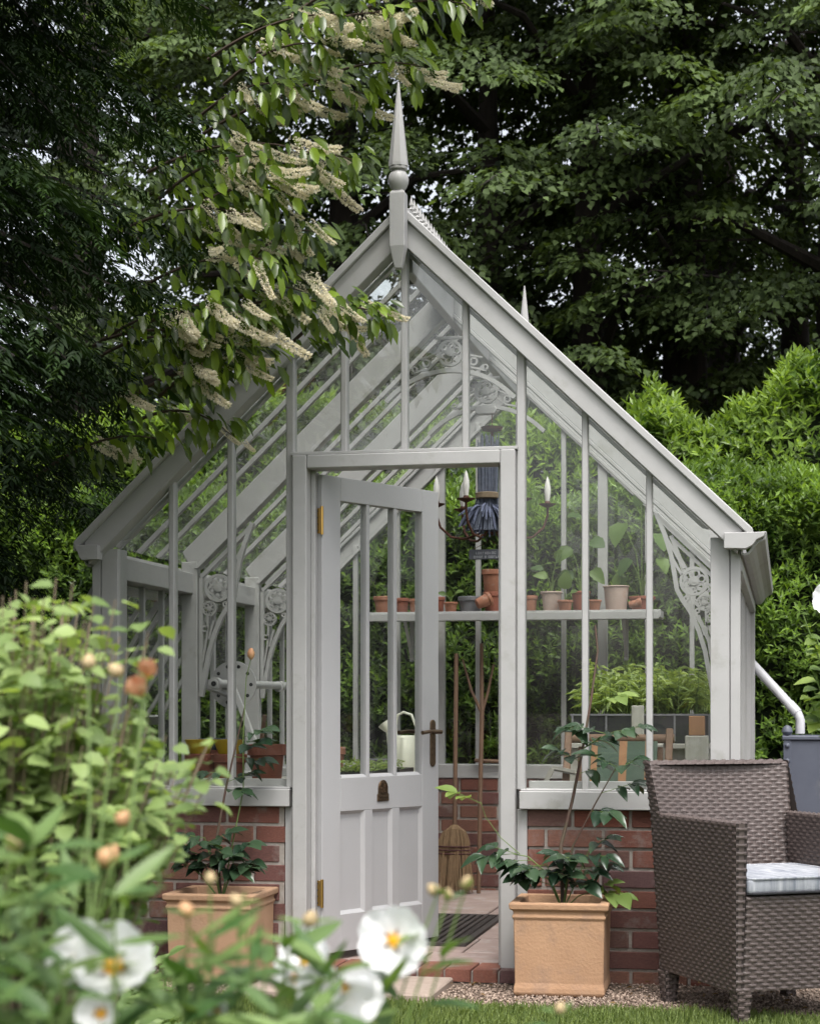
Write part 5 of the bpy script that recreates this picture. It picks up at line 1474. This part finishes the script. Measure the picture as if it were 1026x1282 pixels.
# ---- Portugal laurel with cream flower spikes
LL = [leaf_shape('leaf', 'leaf_laurel', [(0, .008), (.15, .12), (.4, .19), (.65, .16), (.88, .07), (1, .003)], .3, .2)]
def laurel():
    r = random.Random(12); rn = np.random.default_rng(12)
    base = Vector((-1.80, .1, GZ)); o = empty('flowering_laurel', base); tag(o, 'flowering laurel with cream drooping flower spikes over the roof', 'laurel')
    # boughs: their tips in the photograph and their distance from the camera
    tips = [(535, 85, 6.6, 1), (520, 20, 6.5, .9), (455, 205, 6.7, 1), (470, 120, 6.7, 1), (400, 195, 6.6, 1), (395, 290, 6.7, 1), (375, 250, 6.6, 1), (478, 395, 6.75, 1.2), (430, 385, 6.7, 1),
            (350, 330, 6.6, 1), (380, 365, 6.75, 1), (330, 400, 6.7, 1), (300, 440, 6.7, 1), (285, 385, 6.6, 1), (340, 455, 6.75, .8), (275, 470, 6.75, 1), (290, 545, 6.95, .7), (310, 270, 6.6, 1), (340, 200, 6.6, 1),
            (420, 60, 6.6, 1), (370, 110, 6.6, 1), (440, 20, 6.5, 1), (585, 5, 6.5, .7), (620, -25, 6.5, .8), (560, -60, 6.5, .8), (215, 555, 6.85, .5), (250, 430, 6.7, .8)]
    trunk_top = Vector((-1.75, -.35, 2.6))
    b = MB(); b.tube([(0, 0, -.05), (.02, -.15, 1.0), (.04, -.3, 2.0), trunk_top - base, Vector((-1.5, -.6, 4.0)) - base], [.07, .06, .05, .045, .02], 9)
    b.build('trunk', 'bark', o, smooth=True)
    bb = MB(); P = []; D = []; N = []; Ln = []; spikes = []
    for px, py, d, w_ in tips:
        tip = at(px, py, d + .15)
        src = tip + Vector((-r.uniform(.38, .75), r.uniform(.05, .3), r.uniform(-.12, .10)))
        mid = src.lerp(tip, .55) + Vector((0, 0, .10 + .06 * r.random()))
        pts = []
        for i in range(9):
            t = i / 8; pts.append(src * (1 - t) ** 2 + mid * 2 * t * (1 - t) + tip * t * t)
        pts = [p for p in pts]
        bb.tube([p - base for p in pts], [.008 - .0008 * i for i in range(9)], 5)
        nl = int(66 * w_)
        for k in range(nl):
            t = 1 - r.random() ** 1.4 * .95
            p = src * (1 - t) ** 2 + mid * 2 * t * (1 - t) + tip * t * t
            tan = ((mid - src) * (1 - t) + (tip - mid) * t).normalized()
            off = Vector((r.gauss(0, 1), r.gauss(0, 1), r.gauss(-.1, .8))); off = (off - tan * off.dot(tan)) * .055 * (1.3 - .5 * t)
            p = p + off
            dr = tan * .55 + off.normalized() * .6 + Vector((0, 0, -.55 - .4 * r.random()))
            P.append(p); D.append(dr); N.append(Vector((r.gauss(.1, .45), -.55 + r.gauss(0, .3), .8))); Ln.append(r.uniform(.055, .10))
        for k in range(int(round(4.6 * w_))):
            t = r.uniform(.3, 1.0)
            p = src * (1 - t) ** 2 + mid * 2 * t * (1 - t) + tip * t * t
            spikes.append((p + Vector((r.gauss(0, .04), r.gauss(0, .04), r.gauss(0, .03))), Vector((r.uniform(.3, 1), -.25 + r.gauss(0, .25), r.uniform(-1.0, -.3)))))
    bb.build('branches', 'twig', o, smooth=True)
    P = np.array([tuple(p) for p in P]); D = np.array([tuple(p) for p in D]); N = np.array([tuple(p) for p in N]); Ln = np.array(Ln)
    leaf_cloud('crown', P, D, N, Ln, Ln * rn.uniform(.36, .46, len(Ln)), 'leaf_laurel', o, rn.beta(1.2, 1.6, len(Ln)), fold=.25, droop=.2, fine=True, smooth=True, keep=clear_of_house)
    # flower spike mesh: many tiny florets round a tapering axis
    def spike(seed):
        g = np.random.default_rng(seed); n = 420
        t = g.uniform(0, 1, n) ** .8; a = g.uniform(0, 6.28, n)
        rad = .012 * (1 - t * .8) + .003
        ax = np.column_stack([t, .0 * t, .16 * t * t])                    # curves upward at the tip
        C = ax * .19 + np.column_stack([0 * t, np.cos(a) * rad, np.sin(a) * rad])
        Dd = np.column_stack([.5 + 0 * t, np.cos(a), np.sin(a)]); Nn = g.normal(0, 1, (n, 3))
        V, F, nv = leaf_arrays(C, Dd, Nn, g.uniform(.007, .012, n), g.uniform(.006, .010, n), .3, .1)
        return tri_mesh('flower_spike', V, F, 'catkin', None)
    SPK = [spike(i) for i in range(4)]
    for p, dr in spikes:
        q = np.array([[p.x, p.y, p.z], [p.x + dr.x * .16, p.y + dr.y * .16, p.z + dr.z * .16]])
        if not clear_of_house(q).all(): continue
        s = r.uniform(.55, 1.3)
        link('flower_spike', r.choice(SPK), o, p - base, rot_to(dr, (0, 0, 1)), (s, s, s))
laurel()

# ---- leafy bush in the left foreground
BL = [leaf_shape('leaf', 'leaf_bush_obj', [(0, .01), (.08, .20), (.22, .36), (.38, .30), (.5, .44), (.66, .30), (.8, .26), (1, .01)], .22, .2),
      leaf_shape('leaf', 'leaf_bush_obj', [(0, .01), (.1, .25), (.3, .40), (.5, .36), (.7, .34), (.88, .2), (1, .02)], .3, .3)]
def bush():
    r = random.Random(31); rn = np.random.default_rng(31)
    c0 = at(-5, 1015, 2.75)
    base = Vector((c0.x, c0.y, GZ)); o = empty('currant_bush', base); tag(o, 'pale yellow-green leafy bush blurred in the left foreground', 'bush')
    tips = []
    def ell(px, py, rx, ry, n, d=2.75, rd=.26):
        for _ in range(n):
            while True:
                a, b_, c = r.uniform(-1, 1), r.uniform(-1, 1), r.uniform(-1, 1)
                if a * a + b_ * b_ + c * c < 1: break
            q = math.sqrt(a * a + b_ * b_ + c * c) ** .4 / max(1e-3, math.sqrt(a * a + b_ * b_ + c * c))
            tips.append(at(px + a * q * rx, py + b_ * q * ry, d + c * q * rd))
    ell(15, 900, 160, 165, 220); ell(125, 980, 108, 95, 130); ell(-60, 1000, 190, 260, 110); ell(85, 1060, 105, 65, 70); ell(70, 760, 80, 45, 16); ell(170, 800, 25, 20, 4); ell(262, 950, 12, 30, 4)
    tw = MB(); leaves = []
    for tip in tips:
        s = Vector((base.x + (tip.x - base.x) * .25, base.y + (tip.y - base.y) * .25, GZ + (tip.z - GZ) * .35))
        mid = s.lerp(tip, .6) + Vector((0, 0, .04))
        tw.tube([(base.x * .6 + s.x * .4 - base.x, base.y * .6 + s.y * .4 - base.y, 0), s - base, mid - base, tip - base], [.004, .0025, .0018, .001], 4)
        for k in range(r.randint(8, 11)):
            t = 1 - r.random() * .32; p = mid.lerp(tip, (t - .55) / .45) if t > .55 else mid
            a = r.uniform(0, 6.28)
            dr = Vector((math.cos(a), math.sin(a), r.uniform(-.45, .35)))
            p = p + dr * r.uniform(.005, .02) + Vector((r.gauss(0, .012), r.gauss(0, .012), r.gauss(0, .012)))
            leaves.append((p, dr, Vector((r.gauss(0, .35), r.gauss(-.35, .3), 1)), r.uniform(.022, .038)))
    tag(tw.build('twigs', 'twig_pale', o), kind='stuff')
    inview = lambda p: (lambda q: 0 < 513 + FPX * q[0] / q[1] < 1026)(((p - CAM).dot(RT), (p - CAM).dot(FW)))
    order = sorted(range(len(leaves)), key=lambda i: (0 if inview(leaves[i][0]) else 5) + (leaves[i][0] - CAM).dot(FW) - leaves[i][3] * 10)
    for i in order[:290]:
        p, dr, nn, ln = leaves[i]
        link('leaf', r.choice(BL), o, p - base, rot_to(dr, nn), (ln, ln, ln))
    rest = [leaves[i] for i in order[290:]]
    k = len(rest)
    ob = leaf_cloud('foliage', np.array([tuple(q[0]) for q in rest]), np.array([tuple(q[1]) for q in rest]), np.array([tuple(q[2]) for q in rest]), np.array([q[3] for q in rest]), np.array([q[3] * .85 for q in rest]), 'leaf_bush', o, rn.beta(1.6, 1.4, k), fold=.25, droop=.2, fine=True, smooth=True)
    tag(ob, kind='stuff')
bush()

# ---- rock roses (cistus) in front
CL = [leaf_shape('leaf', 'leaf_cistus', [(0, .01), (.15, .09), (.4, .125), (.65, .10), (.88, .045), (1, .002)], .35, .25),
      leaf_shape('leaf', 'leaf_cistus', [(0, .01), (.15, .08), (.4, .11), (.65, .09), (.88, .04), (1, .002)], .2, -.05)]
def petal_mesh(seed):
    r = random.Random(seed); nu, nv = 7, 7; vs = []; fs = []
    for i in range(nu):
        t = i / (nu - 1)
        wv = .02 + .55 * math.sin(min(1, t * 1.25) * math.pi / 2) * (1 - .28 * max(0, t - .75) / .25)
        for j in range(nv):
            s = -1 + 2 * j / (nv - 1)
            edge = 1 - .14 * abs(s) ** 2 * (t > .8) + r.uniform(-.03, .03) * (t > .9)
            vs.append((t * edge, s * wv, .18 * t * t + .075 * math.sin(s * 6 + seed * 2.1) * t * t + r.uniform(-.045, .045) * t * t + .06 * abs(s) * t))
    for i in range(nu - 1):
        for j in range(nv - 1): fs.append((i * nv + j, (i + 1) * nv + j, (i + 1) * nv + j + 1, i * nv + j + 1))
    me = bpy.data.meshes.new('petal'); me.from_pydata(vs, [], fs); me.materials.append(MATS['petal'])
    me.polygons.foreach_set("use_smooth", [True] * len(fs))
    return me
PET = [petal_mesh(i) for i in range(4)]
PETP = [petal_mesh(i) for i in range(10, 13)]
for _m in PETP: _m.materials[0] = MATS['petal_peach']
def stamen_mesh():
    b = MB(); r = random.Random(2)
    b.lathe([(.02, 0), (.10, .03), (.12, .10), (.06, .15), (.005, .16)], n=10)
    for k in range(60):
        a = r.uniform(0, 6.28); q = .24 * math.sqrt(r.random()); b.tube([(q * .3 * math.cos(a), q * .3 * math.sin(a), .02), (q * math.cos(a), q * math.sin(a), .16 + r.uniform(0, .08))], [.008, .018], 4)
    return b.mesh('stamens', 'stamen')
STM = stamen_mesh()
SPOT = MB().add([(.24, -.035, .012), (.40, 0, .03), (.24, .035, .012), (.16, 0, .01)], [(0, 1, 2, 3)]).mesh('petal_blotch', 'petal_spot', fix=False)
def cistus(label, base, items, seed, nextra, box, leafn=(9, 13)):
    r = random.Random(seed)
    o = empty('rock_rose', base); tag(o, label, 'rock rose')
    stems = MB(); leaves = []
    def stem(tip, sz=1.0, nleaf=None):
        root = Vector((base.x + (tip.x - base.x) * .12, base.y + (tip.y - base.y) * .12, GZ))
        mid = root.lerp(tip, .55) + Vector((r.gauss(0, .03), r.gauss(0, .03), .06))
        pts = [root * (1 - t) ** 2 + mid * 2 * t * (1 - t) + tip * t * t for t in [i / 7 for i in range(8)]]
        stems.tube([p - base for p in pts], [.0032, .003, .0027, .0023, .002, .0017, .0014, .0012], 5)
        for k in range(nleaf if nleaf is not None else r.randint(*leafn)):
            t = 1 - .36 * r.random() ** 1.1
            p = root * (1 - t) ** 2 + mid * 2 * t * (1 - t) + tip * t * t
            a = r.uniform(0, 6.28)
            leaves.append((p, Vector((math.cos(a), math.sin(a), r.uniform(-.15, .8))), r.uniform(.055, .085) * sz))
    def flower(c, face, size, n=5, openk=1.0, up=None):
        f = empty_free('flower', c - base, rot_flower(face, r.uniform(0, 6.28)), o)
        return f
    for it in items:
        kind, px, py, d = it[:4]
        tip = at(px, py, d)
        if kind == 'flower':
            face, size, npet, cup = it[4], it[5], it[6], it[7]
            fm = rot_to_z(face)
            f = link('flower', STM, o, tip - base, fm, (size / 2 * 1.06,) * 3)
            for k in range(npet):
                a = 2 * math.pi * k / 5 + r.uniform(-.1, .1)
                rot = (Matrix.Rotation(a, 3, 'Z') @ Matrix.Rotation(-cup + r.uniform(-.12, .12), 3, 'Y')).to_euler()
                pt = link('petal', r.choice(PET), f, (0, 0, .004 * k), rot, (1, 1, 1))
                link('petal_blotch', SPOT, f, (0, 0, .035 + .004 * k), rot, (1, 1, 1))
            stem(tip - Vector(face).normalized() * .006, nleaf=r.randint(3, 6))
        elif kind == 'peach':
            s = it[4]; dr = Vector((r.gauss(0, .5), r.gauss(-.3, .4), 1)).normalized()
            f = link('flower', STM, o, tip - base, rot_to_z(dr), (s, s, s))
            for k in range(5):
                rot = (Matrix.Rotation(1.257 * k, 3, 'Z') @ Matrix.Rotation(-1.0 + r.uniform(-.3, .3), 3, 'Y')).to_euler()
                link('petal', r.choice(PETP), f, (0, 0, 0), rot, (1, 1, 1))
            stem(tip, nleaf=5)
        elif kind == 'bud':
            s = it[4]; m_ = it[5]
            dr = Vector((r.gauss(0, .5), r.gauss(0, .4), 1)).normalized()
            b = MB().lathe([(.15, 0), (.5, .25), (.6, .6), (.42, 1.0), (.15, 1.3), (.02, 1.4)], n=9)
            link('bud', b.mesh('bud', m_, smooth=True), o, tip - base, rot_to_z(dr), (s, s, s))
            for q in range(2):
                a = r.uniform(0, 6.28); leaves.append((tip, Vector((math.cos(a), math.sin(a), .5)), s * 2.4))
            stem(tip, nleaf=r.randint(4, 7))
    for _ in range(nextra):
        px, py, d = box(r)
        stem(at(px, py, d))
    stems.build('stems', 'green_stem', o)
    leaves.sort(key=lambda q: (q[0] - CAM).dot(FW))
    for p, dr, ln in leaves[:300]:
        link('leaf', r.choice(CL), o, p - base, rot_to(dr, Vector((r.gauss(0, .4), -.4, 1))), (ln, ln, ln))
    return o
def rot_to_z(face):
    return Vector(face).to_track_quat('Z', 'Y').to_euler()
def toward(dx, dz):
    """direction facing the camera, turned right by dx and up by dz"""
    return tuple(-FW + RT * dx + UPV * dz)
g = at(230, 1500, 1.95)
cistus('rock rose with open white yellow-centred flowers at the bottom centre', Vector((g.x, g.y, GZ)),
       [('flower', 493, 1178, 1.95, toward(-.05, .12), .074, 5, .12), ('flower', 425, 1232, 1.90, toward(.2, -.75), .072, 5, .35), ('flower', 385, 1205, 1.98, toward(-.5, .9), .066, 5, .25), ('flower', 455, 1228, 1.97, toward(.9, .2), .06, 4, .5),
        ('flower', 142, 1215, 1.72, toward(.05, .65), .088, 5, .5), ('flower', 108, 1200, 1.75, toward(-.5, .5), .07, 4, .3), ('flower', 128, 1270, 1.7, toward(-.2, .3), .055, 5, .7), ('flower', 440, 1245, 1.93, toward(.3, .1), .07, 5, .5), ('flower', 405, 1238, 1.9, toward(-.2, .2), .06, 5, .6), ('flower', 372, 1225, 1.96, toward(-.6, .2), .05, 4, .6), ('flower', 272, 1266, 1.8, toward(.1, .3), .03, 4, .7), ('flower', 395, 1190, 2.0, toward(-.8, .4), .05, 4, .4),
        ('bud', 583, 1112, 1.95, .011, 'bud'), ('bud', 560, 1128, 1.95, .010, 'bud'), ('bud', 548, 1120, 1.96, .012, 'bud'), ('bud', 300, 1135, 1.8, .011, 'bud'), ('bud', 263, 1108, 1.85, .010, 'bud'), ('bud', 236, 1148, 1.75, .013, 'bud_orange'),
        ('bud', 385, 1160, 1.9, .014, 'bud'),  ('bud', 700, 1270, 1.9, .010, 'bud')], 4, 20,
       lambda r: (r.choice([r.uniform(200, 420), r.uniform(230, 360)]), r.uniform(1150, 1290), r.uniform(1.65, 2.0)))
g = at(20, 1500, 1.75)
cistus('rock rose with long green leaves and orange buds at the bottom left', Vector((g.x, g.y, GZ)),
       [('bud', 127, 1085, 1.75, .018, 'bud_orange'), ('bud', 148, 1032, 1.8, .013, 'bud_orange'),  ('peach', 178, 872, 2.0, .024), ('peach', 184, 848, 2.0, .020), ('bud', 152, 846, 2.0, .014, 'bud'), ('bud', 110, 838, 2.0, .014, 'bud'), ('bud', 25, 1065, 1.7, .014, 'bud')], 14, 26,
       lambda r: (r.uniform(-60, 170), r.choice([r.uniform(1060, 1290), r.uniform(1120, 1290), r.uniform(1000, 1100)]), r.uniform(1.6, 1.95)))
# low greenery of the border between bush and greenhouse
def border():
    r = np.random.default_rng(71); n = 2600
    px = r.uniform(-250, 215, n); py = r.uniform(1130, 1300, n) + np.clip(px, 0, 400) * .25; d = r.uniform(3.6, 5.6, n)
    P = np.array([tuple(at(a, b, c)) for a, b, c in zip(px, py, d)])
    P[:, 2] = GZ + np.clip(P[:, 2] - GZ, 0, .33) * 1.0
    k = P[:, 2] < .30; P = P[k]; n = len(P)
    a = r.uniform(0, 6.28, n)
    o = empty('border_plants', (float(P[:, 0].mean()), float(P[:, 1].mean()), GZ)); tag(o, 'low green border plants under the foreground bush', 'ground cover', kind='stuff')
    leaf_cloud('foliage', P, np.column_stack([np.cos(a), np.sin(a), r.uniform(-.2, .9, n)]), r.normal(0, .3, (n, 3)) + [0, -.3, 1], r.uniform(.05, .1, n), r.uniform(.02, .035, n), 'leaf_bush', o, r.uniform(-.3, .4, n), fine=True)
    b = MB()
    for i in range(0, n, 4):
        p = P[i]; b.tube([(p[0] - o.location.x, p[1] - o.location.y, 0), (p[0] - o.location.x, p[1] - o.location.y, p[2] - GZ)], .002, 3)
    b.build('stalks', 'green_stem', o)
border()
# white rose at the right edge, between tank and camera
WL = [leaf_shape('leaf', 'leaf_whiterose', [(0, .01), (.12, .20), (.35, .32), (.6, .30), (.85, .15), (1, .005)], .3, .2)]
def white_rose():
    r = random.Random(44); g = at(1085, 1100, 5.9); base = Vector((g.x, g.y, GZ))
    o = empty('white_rose_bush', base); tag(o, 'white flowered rose leaning in at the right edge above the tank', 'rose')
    stems = MB()
    for px, py in ((1022, 800), (1005, 770), (1030, 850), (1015, 835), (1050, 760), (1010, 870), (1045, 880), (1070, 800), (1035, 790)):
        tip = at(px, py, 5.9 + r.uniform(-.15, .15)); mid = base.lerp(tip, .6) + Vector((.08, 0, .1))
        stems.tube([Vector((0, 0, 0)), mid - base, tip - base], [.006, .004, .002], 5)
        for k in range(11):
            p = mid.lerp(tip, r.uniform(.6, 1.0)) + Vector((r.gauss(0, .02), r.gauss(0, .02), r.gauss(0, .02))); a = r.uniform(0, 6.28); ln = r.uniform(.05, .075)
            link('leaf', WL[0], o, p - base, rot_to((math.cos(a), math.sin(a), r.uniform(-.4, .3)), (r.gauss(0, .3), -.5, 1)), (ln, ln, ln))
    stems.build('stems', 'green_stem', o)
    tip = at(1040, 752, 5.7)
    f = link('flower', STM, o, tip - base, rot_to_z(toward(-.4, .2)), (.062,) * 3)
    for k in range(5): link('petal', PET[k % 4], f, (0, 0, .004 * k), (Matrix.Rotation(2 * math.pi * k / 5, 3, 'Z') @ Matrix.Rotation(-.3, 3, 'Y')).to_euler())
    tip = at(972, 972, 7.6)
    f = link('flower', STM, o, tip - base, rot_to_z(toward(-.3, .8)), (.03,) * 3)
    for k in range(5): link('petal', PET[k % 4], f, (0, 0, .004 * k), (Matrix.Rotation(2 * math.pi * k / 5, 3, 'Z') @ Matrix.Rotation(-.4, 3, 'Y')).to_euler())
white_rose()

# ------------------------------------------------------------------ grass and gravel
def grass():
    r = np.random.default_rng(5); n = 60000
    x = r.uniform(-1.6, 2.6, n); y = LAWN_Y - .015 - r.uniform(0, 1, n) ** 1.3 * 1.6
    y = y + .02 * np.sin(x * 7) + .015 * np.sin(x * 23)
    P = np.column_stack([x, y, np.full(n, GZ - .006)])
    D = np.column_stack([r.normal(0, .45, n), r.normal(0, .45, n), np.ones(n)]); N = np.column_stack([r.normal(0, .5, n), -np.ones(n), r.normal(0, .3, n)])
    L = r.uniform(.022, .05, n)
    o = leaf_cloud('grass', P, D, N, L, np.full(n, .0035), 'grass_blade', None, r.beta(1.5, 1.5, n), fold=.2, droop=.25); tag(o, 'short mown grass at the bottom edge of the picture', 'grass', kind='stuff')
grass()
def gravel():
    r = np.random.default_rng(6); n = 15000
    x = r.uniform(-1.6, 2.6, n); y = r.uniform(LAWN_Y + .0, -.02, n); y = np.where((x > .2) & (r.uniform(0, 1, n) < .5), r.uniform(LAWN_Y, -.3, n), y)
    k = ~((np.abs(x + .1375) < .37) & (y > -.61)) & ~((np.abs(x) < .48) & (y > -.13)); x, y = x[k], y[k]; n = len(x)
    oc = np.array([[1, 0, 0], [-1, 0, 0], [0, 1, 0], [0, -1, 0], [0, 0, 1], [0, 0, -1]], float)
    T = np.array([[0, 2, 4], [2, 1, 4], [1, 3, 4], [3, 0, 4], [2, 0, 5], [1, 2, 5], [3, 1, 5], [0, 3, 5]])
    s = r.uniform(.004, .0095, n)
    V = oc[None] * s[:, None, None] * r.uniform(.6, 1.25, (n, 6, 1)) * np.array([1, 1, .7])
    a = r.uniform(0, 6.28, n); ca, sa = np.cos(a)[:, None], np.sin(a)[:, None]
    V = np.stack([V[..., 0] * ca - V[..., 1] * sa, V[..., 0] * sa + V[..., 1] * ca, V[..., 2]], -1)
    V += np.column_stack([x, y, GZ + r.uniform(-.003, .004, n)])[:, None]
    F = (T[None] + (np.arange(n) * 6)[:, None, None]).reshape(-1, 3)
    me = tri_mesh('gravel', V.reshape(-1, 3), F, 'gravel_stone', np.repeat(r.uniform(0, 1, n), 6))
    tag(link('gravel', me), 'small brown and pink gravel round the planters and chair', 'gravel', kind='stuff')
leafmat('gravel_stone', (.11, .075, .055), (.40, .31, .25), 0.0, .9)
gravel()

def litter():
    r = np.random.default_rng(17); n = 260
    x = r.uniform(-1.5, 2.0, n); y = -.02 - r.uniform(0, 1, n) ** 2 * .62
    k = ~((np.abs(x - .672) < .2) & (y < -.04) & (y > -.45)) & ~((np.abs(x + .712) < .2) & (y > -.38)) & ~((np.abs(x) < .48) & (y > -.13)); x, y = x[k], y[k]; n = len(x)
    a = r.uniform(0, 6.28, n)
    o = leaf_cloud('leaf_litter', np.column_stack([x, y, np.full(n, GZ + .012)]), np.column_stack([np.cos(a), np.sin(a), r.normal(0, .2, n)]), r.normal(0, .3, (n, 3)) + [0, 0, 1], r.uniform(.012, .032, n), r.uniform(.006, .016, n), 'dead_leaf', None, r.uniform(0, 1, n), fold=.4, droop=.2)
    tag(o, 'scattered brown dead leaves along the brick base', 'leaf litter', kind='stuff')
leafmat('dead_leaf', (.10, .055, .025), (.30, .19, .08), .2, .8)
litter()
